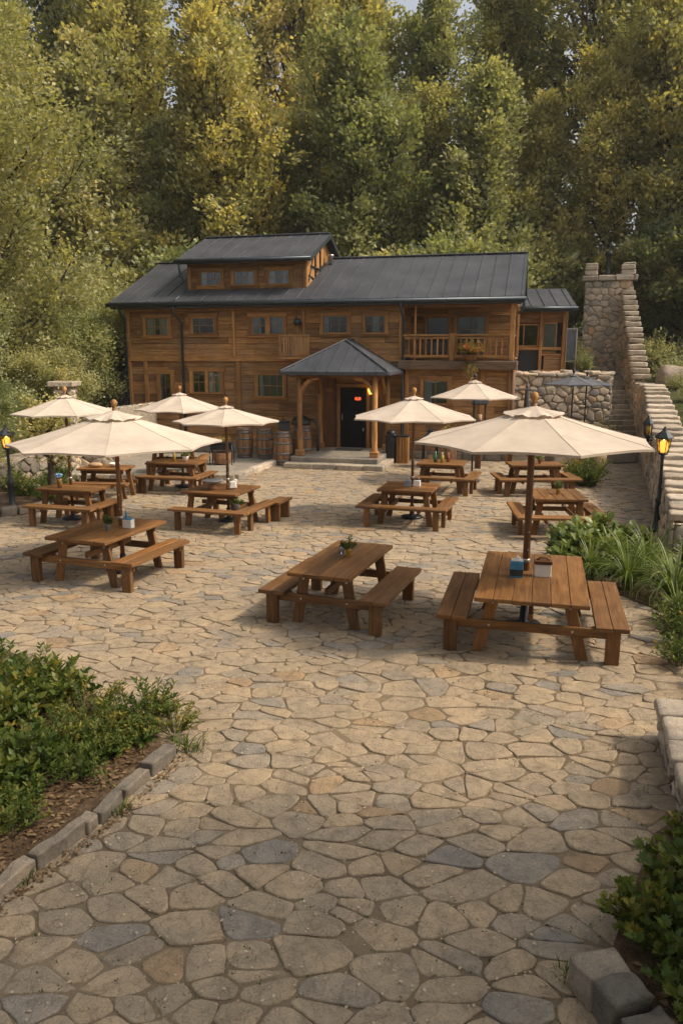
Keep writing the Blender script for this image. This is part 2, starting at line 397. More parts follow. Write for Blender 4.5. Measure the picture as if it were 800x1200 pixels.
    def lathe(s, prof, c=(0, 0, 0), n=16, r=None, smooth=True, alongz=True, facets=False):
        if r is None: r = rng.random()
        base = len(s.v); cx, cy, cz = c
        for (rr, z) in prof:
            for k in range(n):
                a = 2*math.pi*(k+0.5)/n
                s.v.append((cx+rr*math.cos(a), cy+rr*math.sin(a), cz+z))
        for i in range(len(prof)-1):
            for k in range(n):
                k2 = (k+1) % n
                w = 2*math.pi*max(prof[i][0], prof[i+1][0])
                s.face([base+i*n+k, base+i*n+k2, base+(i+1)*n+k2, base+(i+1)*n+k],
                       [(prof[i][1], k/n*w), (prof[i][1], (k+1)/n*w), (prof[i+1][1], (k+1)/n*w), (prof[i+1][1], k/n*w)], r if not facets else (r*7.3+k*0.371) % 1, smooth and not facets)
        s.face([base+k for k in range(n)][::-1], [(s.v[base+k][0], s.v[base+k][1]) for k in range(n)][::-1], r)
        e = base+(len(prof)-1)*n
        s.face([e+k for k in range(n)], [(s.v[e+k][0], s.v[e+k][1]) for k in range(n)], r)
        return s
    def poly(s, pts, r=None, smooth=False):
        if r is None: r = rng.random()
        base = len(s.v); s.v.extend([tuple(p) for p in pts])
        s.face(range(base, base+len(pts)), [(p[0], p[1]+p[2]) for p in pts], r, smooth); return s
    def prism(s, pts, h, r=None, up=(0, 0, 1)):
        """polygon pts (3d, ccw seen from up) extruded by h along up"""
        if r is None: r = rng.random()
        n = len(pts); U = Vector(up)*h; A = [Vector(p) for p in pts]; B = [p+U for p in A]
        base = len(s.v); s.v.extend([tuple(p) for p in A+B])
        s.face([base+i for i in range(n)][::-1], [(A[i].x, A[i].y) for i in range(n)][::-1], r)
        s.face([base+n+i for i in range(n)], [(A[i].x, A[i].y) for i in range(n)], r)
        acc = 0
        for i in range(n):
            j = (i+1) % n; d = (A[j]-A[i]).length
            s.face([base+i, base+j, base+n+j, base+n+i], [(acc, 0), (acc+d, 0), (acc+d, h), (acc, h)], r); acc += d
        return s
    def build(s, name, mat, parent=None, loc=None, rz=0.0):
        me = bpy.data.meshes.new(name)
        me.from_pydata(s.v, [], s.f)
        uvl = me.uv_layers.new(name='UVMap')
        uvl.data.foreach_set('uv', np.array(s.uv, dtype=np.float32).ravel())
        at = me.attributes.new('rnd', 'FLOAT', 'FACE'); at.data.foreach_set('value', np.array(s.r, dtype=np.float32))
        me.polygons.foreach_set('use_smooth', np.array(s.sm, dtype=bool))
        me.materials.append(M[mat]); me.update()
        o = bpy.data.objects.new(name, me); COL.objects.link(o)
        if parent is not None: o.parent = parent
        if loc is not None: o.location = loc
        o.rotation_euler.z = rz
        return o
def tag(o, label=None, cat=None, group=None, kind=None):
    if label: o['label'] = label
    if cat: o['category'] = cat
    if group: o['group'] = group
    if kind: o['kind'] = kind
    return o
def thing(name, label, cat, loc=(0, 0, 0), rz=0.0, group=None):
    o = bpy.data.objects.new(name, None); COL.objects.link(o)
    o.location = loc; o.rotation_euler.z = rz
    o.empty_display_size = 0.2
    return tag(o, label, cat, group)
def dup(root, loc, rz=0.0, label=None, group=None, scale=None):
    r = root.copy(); COL.objects.link(r); r.location = loc; r.rotation_euler.z = rz
    if scale is not None: r.scale = (scale,)*3 if isinstance(scale, (int, float)) else scale
    if label: r['label'] = label
    if group: r['group'] = group
    for ch in list(root.children):
        c = ch.copy(); COL.objects.link(c); c.parent = r
        for g in ch.children:
            d = g.copy(); COL.objects.link(d); d.parent = c
    return r

# ------------------------------------------------------------------ voronoi cells
def clip(poly, nx, ny, d):    # keep points with n.p <= d
    out = []; n = len(poly)
    for i in range(n):
        a = poly[i]; b = poly[(i+1) % n]
        da = nx*a[0]+ny*a[1]-d; db = nx*b[0]+ny*b[1]-d
        if da <= 0: out.append(a)
        if (da < 0 < db) or (db < 0 < da):
            t = da/(da-db); out.append((a[0]+(b[0]-a[0])*t, a[1]+(b[1]-a[1])*t))
    return out
def cells(x0, x1, y0, y1, dx, dy, seed, jit=0.42, keep=None, drop=0.12, extra=0.14, rect=True, rowshift=True):
    rg = random.Random(seed); P = []
    nx = int((x1-x0)/dx)+3; ny = int((y1-y0)/dy)+3
    for j in range(-1, ny):
        for i in range(-1, nx):
            x = x0+(i+0.5+(0.5 if (j % 2 and rowshift) else 0)+rg.uniform(-jit, jit))*dx
            y = y0+(j+0.5+rg.uniform(-jit, jit))*dy
            if keep and not keep(x, y, 1.0): continue
            if rg.random() > drop: P.append((x, y))
            if rg.random() < extra: P.append((x+dx*rg.uniform(.3, .6), y+dy*rg.uniform(.3, .6)))
    grid = {}
    for k, (x, y) in enumerate(P): grid.setdefault((int(x//dx), int(y//dy)), []).append(k)
    res = []
    for k, (x, y) in enumerate(P):
        if keep and not keep(x, y, 0.0): continue
        if rect and not (x0-dx*.5 < x < x1+dx*.5 and y0-dy*.5 < y < y1+dy*.5): continue
        poly = [(x-1.6*dx, y-1.6*dy), (x+1.6*dx, y-1.6*dy), (x+1.6*dx, y+1.6*dy), (x-1.6*dx, y+1.6*dy)]
        gx = int(x//dx); gy = int(y//dy); nb = []
        for a in (-2, -1, 0, 1, 2):
            for b in (-2, -1, 0, 1, 2):
                for q in grid.get((gx+a, gy+b), ()):
                    if q != k: nb.append(((P[q][0]-x)**2/dx/dx+(P[q][1]-y)**2/dy/dy, q))
        nb.sort()
        for dd, q in nb[:18]:
            qx, qy = P[q]; ax = (qx-x)/dx/dx; ay = (qy-y)/dy/dy
            d = ax*(x+qx)/2+ay*(y+qy)/2
            poly = clip(poly, ax, ay, d)
            if len(poly) < 3: break
        if rect and len(poly) >= 3:
            for a, b, d in ((-1, 0, -x0), (1, 0, x1), (0, -1, -y0), (0, 1, y1)):
                poly = clip(poly, a, b, d)
                if len(poly) < 3: break
        if len(poly) >= 3: res.append(poly)
    return res
def area(p): return abs(sum(p[i][0]*p[(i+1) % len(p)][1]-p[(i+1) % len(p)][0]*p[i][1] for i in range(len(p)))/2)
def inset(poly, g):
    n = len(poly); cx = sum(p[0] for p in poly)/n; cy = sum(p[1] for p in poly)/n
    out = list(poly)
    s = 1 if sum(poly[i][0]*poly[(i+1) % n][1]-poly[(i+1) % n][0]*poly[i][1] for i in range(n)) > 0 else -1
    for i in range(n):
        a = poly[i]; b = poly[(i+1) % n]; ex = b[0]-a[0]; ey = b[1]-a[1]; l = math.hypot(ex, ey)
        if l < 1e-6: continue
        nx = s*ey/l; ny = -s*ex/l
        out = clip(out, nx, ny, nx*a[0]+ny*a[1]-g)
        if len(out) < 3: return None
    return out
def rounded(poly, rg, it=2, wob=0.0, q=0.22):
    for k in range(it):
        out = []; n = len(poly)
        for i in range(n):
            a = poly[i]; b = poly[(i+1) % n]
            out.append((a[0]*(1-q)+b[0]*q, a[1]*(1-q)+b[1]*q)); out.append((a[0]*q+b[0]*(1-q), a[1]*q+b[1]*(1-q)))
        poly = out
        if wob and k == 0: poly = [(p[0]+rg.uniform(-wob, wob), p[1]+rg.uniform(-wob, wob)) for p in poly]
    return poly
def jagged(poly, rg, step, amp):
    out = []; n = len(poly)
    for i in range(n):
        a = poly[i]; b = poly[(i+1) % n]; l = math.hypot(b[0]-a[0], b[1]-a[1]); k = max(1, int(l/step+.5))
        for j in range(k):
            t = j/k; out.append((a[0]+(b[0]-a[0])*t+rg.uniform(-amp, amp), a[1]+(b[1]-a[1])*t+rg.uniform(-amp, amp)))
    return out
def stone(mb, poly, place, rg, depth, low, r, dome=0.3, tilt=0.0, chamf=0.012):
    """place(x,y,h)->3d ; rings: foot, shoulder, top"""
    n = len(poly); cx = sum(p[0] for p in poly)/n; cy = sum(p[1] for p in poly)/n
    tx = rg.uniform(-tilt, tilt); ty = rg.uniform(-tilt, tilt)
    A = sum(poly[i][0]*poly[(i+1) % n][1]-poly[(i+1) % n][0]*poly[i][1] for i in range(n))
    if A < 0: poly = poly[::-1]
    rad = math.sqrt(area(poly)/math.pi)
    rings = [(1.0, low), (1.0, depth-chamf*1.2), (max(0.3, 1-chamf/rad), depth-chamf*0.25), (max(0.25, 1-2.6*chamf/rad), depth)]
    if dome: rings += [(0.55, depth+dome*rad*0.12)]
    base = len(mb.v)
    for sc_, h in rings:
        for p in poly:
            x = cx+(p[0]-cx)*sc_; y = cy+(p[1]-cy)*sc_
            mb.v.append(tuple(place(x, y, h+((x-cx)*tx+(y-cy)*ty if h > low else 0))))
    for i in range(len(rings)-1):
        for k in range(n):
            k2 = (k+1) % n
            mb.face([base+i*n+k, base+i*n+k2, base+(i+1)*n+k2, base+(i+1)*n+k], [(0, 0)]*4, r, i > 0)
    e = base+(len(rings)-1)*n
    mb.face([e+k for k in range(n)], [(0, 0)]*n, r, bool(dome))
def rubble_face(mb, o, U, V, Nn, w, h, size, seed, top=None, dep=0.05):
    """rubble stones on the rectangle w x h at o spanned by U,V with outward Nn; top(u) limits the height"""
    rg = random.Random(seed); U = Vector(U); V = Vector(V); Nn = Vector(Nn); o = Vector(o)
    flip = U.cross(V).dot(Nn) < 0
    def place(x, y, d): return o+U*x+V*y+Nn*d
    for p in cells(0, w, 0, h, size*1.15, size*0.85, seed, 0.38, drop=0.1, extra=0.2):
        if top:
            n = len(p); cx = sum(q[0] for q in p)/n; cy = sum(q[1] for q in p)/n
            e = 0.05; sl = (top(cx+e)-top(cx-e))/(2*e)
            p = clip(p, -sl, 1, top(cx)-sl*cx)
            if len(p) < 3: continue
        if area(p) < size*size*0.08: continue
        p = inset(p, 0.012)
        if not p or len(p) < 3: continue
        p = jagged(rounded(p, rg, 1, 0.012, .2), rg, size*.22, size*.025)
        q0 = len(mb.f)
        if flip:
            pp = [(a, b) for a, b in p]
            m0 = len(mb.v); stone(mb, pp, place, rg, dep*rg.uniform(.6, 1.1), 0.0, rg.random(), 0.3, 0.16, 0.016)
            for i in range(q0, len(mb.f)): mb.f[i] = mb.f[i][::-1]
        else:
            stone(mb, p, place, rg, dep*rg.uniform(.6, 1.2), 0.0, rg.random(), 0.3, 0.16, 0.016)

# ------------------------------------------------------------------ foliage (numpy)
def npmesh(name, V, F, rn, mat, smooth=False):
    me = bpy.data.meshes.new(name)
    V = np.asarray(V, dtype=np.float32); F = np.asarray(F, dtype=np.int32); k = F.shape[1]
    me.vertices.add(len(V)); me.vertices.foreach_set('co', V.ravel())
    me.loops.add(F.size); me.loops.foreach_set('vertex_index', F.ravel())
    me.polygons.add(len(F)); me.polygons.foreach_set('loop_start', np.arange(0, F.size, k, dtype=np.int32))
    me.update(calc_edges=True)
    at = me.attributes.new('rnd', 'FLOAT', 'FACE'); at.data.foreach_set('value', np.asarray(rn, dtype=np.float32))
    if smooth: me.polygons.foreach_set('use_smooth', np.ones(len(F), dtype=bool))
    me.materials.append(M[mat]); me.validate(); return me
T_DIAMOND = (np.array([[0, 0, 0], [0.34, 0.45, 0.09], [0, 1, 0], [-0.34, 0.45, 0.09]]), np.array([[0, 1, 2, 3]]))
T_LEAF = (np.array([[0, 0, 0], [0.15, 0.22, 0.05], [0.19, 0.5, 0.05], [0, 1, -0.12], [-0.19, 0.5, 0.05], [-0.15, 0.22, 0.05], [0, 0.5, -0.01]]),
          np.array([[0, 1, 2, 6], [6, 2, 3, 3], [0, 6, 4, 5], [6, 3, 3, 4]]))
def leaves(P, D, S, tmpl, nr, up=0.6, rn=None, wid=1.0):
    """P (n,3) positions, D (n,3) axis directions, S (n,) size"""
    n = len(P); D = D/np.linalg.norm(D, axis=1, keepdims=True)
    Z = nr.normal(size=(n, 3))*(1-up)+np.array([0, 0, 1.0])*up
    X = np.cross(D, Z); X /= (np.linalg.norm(X, axis=1, keepdims=True)+1e-9); Z = np.cross(X, D)
    tv, tf = tmpl; k = len(tv)
    V = P[:, None, :] + S[:, None, None]*(tv[None, :, 0:1]*wid*X[:, None, :]+tv[None, :, 1:2]*D[:, None, :]+tv[None, :, 2:3]*Z[:, None, :])
    F = tf[None]+(np.arange(n)*k)[:, None, None]
    if rn is None: rn = nr.random(n)
    return V.reshape(-1, 3), F.reshape(-1, tf.shape[1]), np.repeat(rn, len(tf))
def leaf_template_tris(tmpl):
    tv, tf = tmpl
    tris = []
    for q in tf:
        q = list(dict.fromkeys(q.tolist()))
        for i in range(1, len(q)-1): tris.append([q[0], q[i], q[i+1]])
    return tv, np.array(tris)
T_LEAF = leaf_template_tris(T_LEAF)
# lobed leaf
def lobed():
    pts = [(0, 0), (0.10, 0.14), (0.30, 0.10), (0.26, 0.28), (0.46, 0.38), (0.24, 0.46), (0.30, 0.72), (0.12, 0.66), (0, 1.0)]
    full = pts+[(-x, y) for x, y in pts[-2:0:-1]]
    tv = np.array([[x, y, 0.10*abs(x)-0.12*y*y] for x, y in full]+[[0, 0.42, -0.03]])
    n = len(full); tf = np.array([[n, i, (i+1) % n] for i in range(n)])
    return tv, tf
T_LOBED = lobed()

def tree_mesh(seed, H, CR, base=0.22, nl=18, leaf=0.2, dens=1.0, mat='leaf_olive', asc=0.9, shape='round', lmean=0.5, spread=0.32):
    """trunk+limbs mesh and crown leaf mesh"""
    rg = random.Random(seed); nr = np.random.default_rng(seed)
    mb = MB(); tp = []; x = y = 0.0; nseg = 9
    for i in range(nseg+1):
        t = i/nseg; tp.append(Vector((x, y, t*H*0.93))); x += rg.uniform(-.05, .05)*H*0.25*t; y += rg.uniform(-.05, .05)*H*0.25*t
    r0 = 0.014*H+0.07
    mb.tube(tp, [r0*(1-0.9*i/nseg)+0.015 for i in range(nseg+1)], 7, 0.5)
    def at(t):
        f = t*nseg; i = min(int(f), nseg-1); return tp[i].lerp(tp[i+1], f-i)
    P = []; D = []; RN = []
    def addclump(c, d, cnt, sg, tone):
        for _ in range(cnt):
            P.append((c.x+rg.gauss(0, sg), c.y+rg.gauss(0, sg), c.z+rg.gauss(0, sg*0.9)))
            D.append((d.x+rg.gauss(0, .42), d.y+rg.gauss(0, .42), d.z+rg.gauss(0, .35))); RN.append(min(1, max(0, rg.gauss(tone, 0.16))))
    for i in range(nl):
        t = base+(1-base)*((i+0.5)/nl)**0.9; t = min(t, 0.985)
        az = i*2.399+rg.uniform(-.4, .4)
        tt = (t-base)/(1-base)
        if shape == 'round': L_ = CR*(0.55+0.9*math.sin(math.pi*min(1, 0.15+tt*0.85))**0.8)*0.8
        elif shape == 'cone': L_ = CR*(1.15-0.85*tt)
        else: L_ = CR*(0.75+0.35*math.sin(math.pi*tt))
        L_ *= rg.uniform(.75, 1.2)
        el = asc*(0.35+0.55*tt)+rg.uniform(-.12, .12)
        p = at(t).copy(); d = Vector((math.cos(az)*math.cos(el), math.sin(az)*math.cos(el), math.sin(el)))
        pts = [p.copy()]; ns = 6
        for k in range(ns):
            d = (d+Vector((rg.uniform(-.18, .18), rg.uniform(-.18, .18), 0.10*asc+rg.uniform(-.08, .08)))).normalized()
            p = p+d*(L_/ns); pts.append(p.copy())
        rb = r0*0.38*(1-0.55*tt)
        mb.tube(pts, [rb*(1-0.85*k/ns)+0.008 for k in range(ns+1)], 5, 0.5, caps=False)
        tone = rg.gauss(lmean, 0.15)
        for k in range(1, ns+1):
            for q in range(3 if k > 1 else 1):
                a = rg.uniform(0, 2*math.pi); dd = (d*0.55+Vector((math.cos(a), math.sin(a), rg.uniform(-.2, .75)))).normalized()
                sl = L_*rg.uniform(.20, .38)*(1.15-0.08*k)
                s0 = pts[k].lerp(pts[k-1], rg.random()); s1 = s0+dd*sl*0.5+Vector((0, 0, .04*sl)); s2 = s1+(dd+Vector((0, 0, .3*asc))).normalized()*sl*0.5
                mb.tube([s0, s1, s2], [rb*0.22+0.006, 0.010, 0.005], 3, 0.5, caps=False)
                ct = min(1, max(0, tone+rg.gauss(0, 0.12)))
                for cpt, m_ in ((s1, 0.7), (s2, 1.0), (s1.lerp(s2, .5), .8), (s2+dd*0.2, .5)):
                    addclump(cpt, dd, max(1, int(13*dens*m_*rg.uniform(.5, 1.4))), spread*rg.uniform(.6, 1.3), ct)
    P = np.array(P); D = np.array(D); RN = np.array(RN)
    S = leaf*nr.uniform(.65, 1.25, len(P))
    V, F, rn = leaves(P, D, S, T_DIAMOND, nr, 0.55, RN)
    me = npmesh('crown', V, F, rn, mat)
    return mb, me
def plant_tree(name, label, mb, me, loc, rz, group, sc=1.0):
    t = thing(name, label, 'tree', loc, rz, group)
    tr = mb.build('trunk', 'bark', t)
    cr = bpy.data.objects.new('crown', me); COL.objects.link(cr); cr.parent = t
    t.scale = (sc, sc, sc) if isinstance(sc, (int, float)) else sc
    return t

def shrub_mesh(seed, rad, h, stems, lps, leaf, tmpl, mat, flop=0.7, wid=1.0, upl=0.55, tone=0.5):
    rg = random.Random(seed); nr = np.random.default_rng(seed); mb = MB(); P = []; D = []; RN = []
    for i in range(stems):
        a = rg.uniform(0, 2*math.pi); rr = math.sqrt(rg.random())
        b = Vector((math.cos(a)*rad*.35*rr, math.sin(a)*rad*.35*rr, 0))
        tip = Vector((math.cos(a)*rad*rr*1.0, math.sin(a)*rad*rr*1.0, h*(1-0.45*rr*rr)*(rg.uniform(.45, 1.05) if rg.random() < .8 else rg.uniform(1.1, 1.4))))
        mid = b.lerp(tip, .5)+Vector((0, 0, h*0.14*flop))
        pts = [b, mid, tip]; mb.tube(pts, [0.008, 0.005, 0.003], 3, .5, caps=False)
        tn = rg.gauss(tone, .24)
        for k in range(lps):
            t = 0.25+0.75*(k+rg.random()*.7)/lps
            p = b.lerp(mid, t*2) if t < .5 else mid.lerp(tip, (t-.5)*2)
            az = k*2.4+rg.uniform(-.5, .5)
            d = (tip-b).normalized()*0.55+Vector((math.cos(az), math.sin(az), rg.uniform(-.15, .4)))*(1.15-0.6*t)
            P.append(p); D.append(d); RN.append(min(1, max(0, rg.gauss(tn+0.25*(t-.5), .12))))
    P = np.array([tuple(p) for p in P]); D = np.array([tuple(d) for d in D])
    S = leaf*nr.uniform(.6, 1.25, len(P))
    V, F, rn = leaves(P, D, S, tmpl, nr, upl, np.array(RN), wid)
    return mb, npmesh('foliage', V, F, rn, mat)
def blade_mesh(seed, n, ln, mat, w=0.02, spread=1.0):
    nr = np.random.default_rng(seed); seg = 6
    a = nr.uniform(0, 2*np.pi, n); L_ = ln*nr.uniform(.55, 1.15, n); sp = nr.uniform(.15, 1.0, n)*spread
    r0 = nr.uniform(0, .07, n); V = []; F = []; rn = []
    for i in range(n):
        ca, sa = math.cos(a[i]), math.sin(a[i]); px, pz = r0[i], 0.0; th = math.pi/2-0.25*sp[i]; b = len(V)
        w_ = w*nr.uniform(.6, 1.3); t0 = nr.uniform(-.3, .3)
        for k in range(seg+1):
            t = k/seg; ww = w_*(1-t**2.2)*(0.7+0.6*t) + 0.0008
            V.append((ca*px-sa*ww, sa*px+ca*ww, pz)); V.append((ca*px+sa*ww, sa*px-ca*ww, pz))
            px += math.cos(th)*L_[i]/seg; pz += math.sin(th)*L_[i]/seg; th -= sp[i]*(0.35+0.35*t)*1.1
            pz = max(pz, 0.01)
        q = nr.random()
        for k in range(seg): F.append((b+2*k, b+2*k+1, b+2*k+3, b+2*k+2)); rn.append(min(1, q*0.8+0.05*k))
    return npmesh('blades', np.array(V), np.array(F), np.array(rn), mat, True)
def plant(name, label, cat, mb, me, loc, rz, group=None, sc=1.0, part='foliage'):
    t = thing(name, label, cat, loc, rz, group)
    if mb is not None: mb.build('stem', 'stem', t)
    f = bpy.data.objects.new(part, me); COL.objects.link(f); f.parent = t
    t.scale = (sc, sc, sc); return t

# ================================================================== SETTING
# stone courtyard: wall line on the right
def wallX(Y): return 6.3+0.342*(Y-14.5) if Y < 32 else 12.285+0.17*(Y-32)
def hgt(X, Y):
    h = -0.03
    b = max(0.0, min(1.0, (Y-35.5)/5.0)); b = b*b*(3-2*b)
    h += b*2.9
    if Y > 40: h += (Y-40)*0.16
    s = max(0.0, min(1.0, (abs(X)-12.5-max(0, (30-Y))*0.0)/10.0)); s = s*s*(3-2*s)
    if X < 0: h += s*2.2*max(0.0, min(1.0, (Y-8)/10))
    h = min(h, 9+0.01*Y)
    return h
def build_terrain():
    mb = MB()
    xs = [-400, -150, -80]+[x for x in range(-50, 51, 2)]+[80, 150, 400]
    ys = [-200, -60, -20]+[y for y in range(-8, 90, 2)]+[120, 200, 500]
    rg = random.Random(3)
    for y in ys:
        for x in xs:
            z = hgt(x, y)
            if z > 0.2: z += rg.uniform(-.12, .12)
            mb.v.append((x, y, z))
    n = len(xs)
    for j in range(len(ys)-1):
        for i in range(n-1):
            mb.face([j*n+i, j*n+i+1, (j+1)*n+i+1, (j+1)*n+i], [(0, 0)]*4, .5, True)
    tag(mb.build('ground', 'forest_floor'), 'wooded ground rising into a hillside behind the lodge', kind='structure')
build_terrain()
# sandy bed under the flagstones
mb = MB(); mb.poly([(-14, -6, -0.011), (16, -6, -0.011), (16, 35, -0.011), (-14, 35, -0.011)])
tag(mb.build('courtyard_base', 'joint_sand'), 'sand bed showing in the joints of the courtyard paving', kind='structure')
def keep(x, y, m):
    m *= 0.8
    if y < 1.5-m or y > 31.5+m: return False
    if abs(x) > 0.5*y+2.2+m: return False
    if y > 14.2 and x > wallX(y)+0.3+m: return False
    if x < -8.9-m: return False
    return True
def build_paving():
    rg = random.Random(11); mb = MB()
    for p in cells(-14, 16, 1, 32, 0.345, 0.235, 5, 0.44, keep, 0.24, 0.34, rect=False):
        if area(p) < 0.006: continue
        n = len(p); cx = sum(q[0] for q in p)/n; cy = sum(q[1] for q in p)/n
        q = inset(p, rg.uniform(.001, .008))
        if not q or len(q) < 3: continue
        q = jagged(rounded(q, rg, 2, 0.010, 0.185), rg, .06 if cy < 8 else .10, .0045) if cy < 14 else rounded(q, rg, 2 if cy < 19 else 1, 0.012, 0.22)
        stone(mb, q, lambda x, y, h: (x, y, h), rg, rg.uniform(-.008, .008), -0.03, min(.985, max(.04, rg.gauss(.5, .25))), 0.0, 0.03, 0.007)
    tag(mb.build('flagstone_paving', 'flagstone'), 'irregular beige and grey flagstones of the courtyard', kind='structure')
build_paving()

# retaining wall and terrace on the right
TZ = 2.9
def build_terrace():
    t = tag(MB().prism([(6.2, 30.56, 0), (10.5, 30.56, 0), (11.45, 36.4, 0), (12.9, 36.4, 0), (13.0, 37.5, 0), (12.3, 46, 0), (4, 46, 0), (4, 34.5, 0), (6.2, 33.5, 0)], TZ).build('terrace_ground', 'stepstone'),
            'raised terrace ground above the rubble wall', kind='structure')
    w = thing('retaining_wall', 'rubble stone retaining wall below the small annex right of the lodge', 'wall', (6.2, 30.5, 0))
    m = MB(); m.cbox((2.17, 0.0, 1.42), (4.34, 0.12, 2.84), b=0.01); m.beam((4.33, 0, 1.4), (5.15, 5.6, 1.4), .1, 2.8, .01); m.build('wall_core', 'mortar', w)
    m = MB(); rubble_face(m, (0, -0.06, 0), (1, 0, 0), (0, 0, 1), (0, -1, 0), 4.35, 2.9, 0.36, 21)
    rubble_face(m, (4.36, -0.06, 0), (.145, .989, 0), (0, 0, 1), (.989, -.145, 0), 5.5, 2.9, 0.36, 22); m.build('stone_face', 'rubble', w)
    m = MB(); rg = random.Random(4); x = 0
    for row in range(2):
        x = 0.0
        while x < 4.2:
            l = rg.uniform(.3, .75); hh = rg.uniform(.10, .2)
            m.rblock((x+l/2, 0.05+row*0.45+rg.uniform(-.05, .05), 2.84+hh/2+row*.05), (l*.97, rg.uniform(.35, .5), hh), rg.uniform(-.12, .12), 0.09, 0.03, 5, None, 3); x += l
    m.build('capstones', 'rubble', w)
build_terrace()
def build_stairs():
    s = thing('stone_staircase', 'stone steps climbing between the rubble walls to the tower', 'stairs', (0, 0, 0))
    n = 15; rg = random.Random(6)
    for i in range(n):
        Y = 31.0+i*0.36; z = (i+1)*TZ/n; xr = wallX(Y+.2)+0.02; xl = xr-1.42
        m = MB(); x = xl
        while x < xr-0.05:
            l = min(rg.uniform(.5, .9), xr-x)
            m.cbox((x+l/2, Y+0.25, z/2+0.0), (l-.008, 0.56+rg.uniform(-.02, .02), z), None, 0.018, 0.008); x += l
        m.build('step', 'stepstone', s)
build_stairs()
# path of long slabs in front of the steps comes from the paving itself

def prof_low(Y): return 1.0+0.107*(Y-14.4)
def build_stair_wall():
    w = thing('stepped_stone_wall', 'long rubble wall beside the path with light stepped coping, running up to the tower', 'wall', (0, 0, 0))
    # lower run
    Y0, Y1, Y2 = 13.2, 28.5, 33.0
    core = MB(); face = MB()
    def top(Y):
        if Y < Y1: return prof_low(Y)
        if Y < Y2: return 2.5
        return 2.5+(Y-Y2)*0.90
    # core as slices
    Y = Y0
    while Y < 38.2:
        d = 0.5; a = wallX(Y); b = wallX(Y+d); zt = min(top(Y), top(Y+d))-0.10
        th = 0.72 if Y < Y2-0.3 else 0.5
        core.prism([(a+.02, Y, -.1), (a+th, Y, -.1), (b+th, Y+d, -.1), (b+.02, Y+d, -.1)], zt+.1); Y += d
    core.build('wall_core', 'mortar', w)
    for (ya, yb, sd) in ((Y0, 22.5, 31), (22.5, 32.0, 32), (32.0, 38.0, 33)):
        p0 = Vector((wallX(ya), ya, 0)); p1 = Vector((wallX(yb-0.001), yb, 0)); U = (p1-p0); ln = U.length; U.normalize(); Nn = Vector((-U.y, U.x, 0))
        def tp(u, ya=ya, k=(yb-ya)/ln): return top(ya+u*k)-0.08
        rubble_face(face, p0, U, (0, 0, 1), Nn, ln, top(yb), 0.36, sd, tp, 0.06)
    # near end face
    rubble_face(face, (wallX(Y0), Y0, 0), (1, 0, 0), (0, 0, 1), (0, -1, 0), 0.85, prof_low(Y0)-.08, 0.3, 36)
    # right face of the upper run
    face.build('stone_face', 'rubble', w)
    rg = random.Random(9); Y = Y0-0.05
    while Y < Y2:
        l = (.036*Y if Y < Y1 else .8)*rg.uniform(.95, 1.06); X = (wallX(Y)+wallX(Y+l))/2; z = top(Y+l*.5)
        if Y > Y1: z = 2.5+(0.02 if Y < 30 else -0.05)
        m = MB(); m.rblock((X+.36+rg.uniform(-.02, .02), Y+l/2, z-.03+rg.uniform(-.012, .012)), (.80+rg.uniform(-.06, .06), l*1.04, .17), -0.32+rg.uniform(-.05, .05), 0.04, 0.02, 8, None, 5); m.build('coping_stone', 'coping', w); Y += l
    Y = Y2+.15; 
    while Y < 37.45:
        l = 0.28; X = wallX(Y+.14); z = top(Y+l)
        m = MB(); m.rblock((X+.25+rg.uniform(-.02, .02), Y+l/2+.02, z-.12+rg.uniform(-.01, .01)), (.66+.08*(37-Y)/4+rg.uniform(-.04, .04), l+.12, .20), -0.17+rg.uniform(-.05, .05), 0.04, 0.02, 6, None, 5); m.build('coping_stone', 'coping', w); Y += l
build_stair_wall()
def build_tower():
    t = thing('stone_tower', 'square rubble stone tower with two parapet piers at the top of the steps', 'tower', (11.6, 38.0, TZ), R(-17))
    W, Dp, Ht = 2.15, 2.1, 4.2
    m = MB(); m.cbox((W/2, Dp/2, Ht/2-.6), (W-.1, Dp-.1, Ht+1.2), b=0.02); m.build('tower_core', 'mortar', t)
    m = MB(); z0 = -1.0
    rubble_face(m, (0, 0.05, z0), (1, 0, 0), (0, 0, 1), (0, -1, 0), W, Ht-z0, 0.36, 41)
    rubble_face(m, (0.05, Dp, z0), (0, -1, 0), (0, 0, 1), (-1, 0, 0), Dp, Ht-z0, 0.36, 42)
    rubble_face(m, (W-.05, 0, z0), (0, 1, 0), (0, 0, 1), (1, 0, 0), Dp, Ht-z0, 0.36, 43)
    m.build('stone_face', 'rubble', t)
    m = MB(); rg = random.Random(5)
    for j in range(3):
        x = -.18
        while x < W+.15:
            l = min(rg.uniform(.45, .9), W+.18-x); m.cbox((x+l/2, -.1+.4+j*.75, Ht+.12), (l-.01, .78, .26), None, .04, .02); x += l
    m.build('cap_slab', 'coping', t)
    for (x, y, w_) in ((.23, .25, .60), (W-.25, .25, .60)):
        m = MB()
        for k in range(2): m.cbox((x+rg.uniform(-.02, .02), y, Ht+.25+.12+k*.23), (w_*rg.uniform(.95, 1.03), .55, .225), rg.uniform(-.03, .03), .035, .02)
        m.cbox((x, y, Ht+.25+.51), (w_*.95, .5, .10), None, .03, .02)
        m.build('parapet_pier', 'coping', t)
    t2 = tag(MB().lathe([(.17, 0), (.15, .15), (.11, .25), (.10, .9), (.16, .95), (.17, 1.12), (.05, 1.2)], n=10).build('chimney_flue', 'black_metal', loc=(12.75, 38.4, TZ+Ht+.25)),
             'thin black metal flue rising between the tower piers', 'flue')
build_tower()
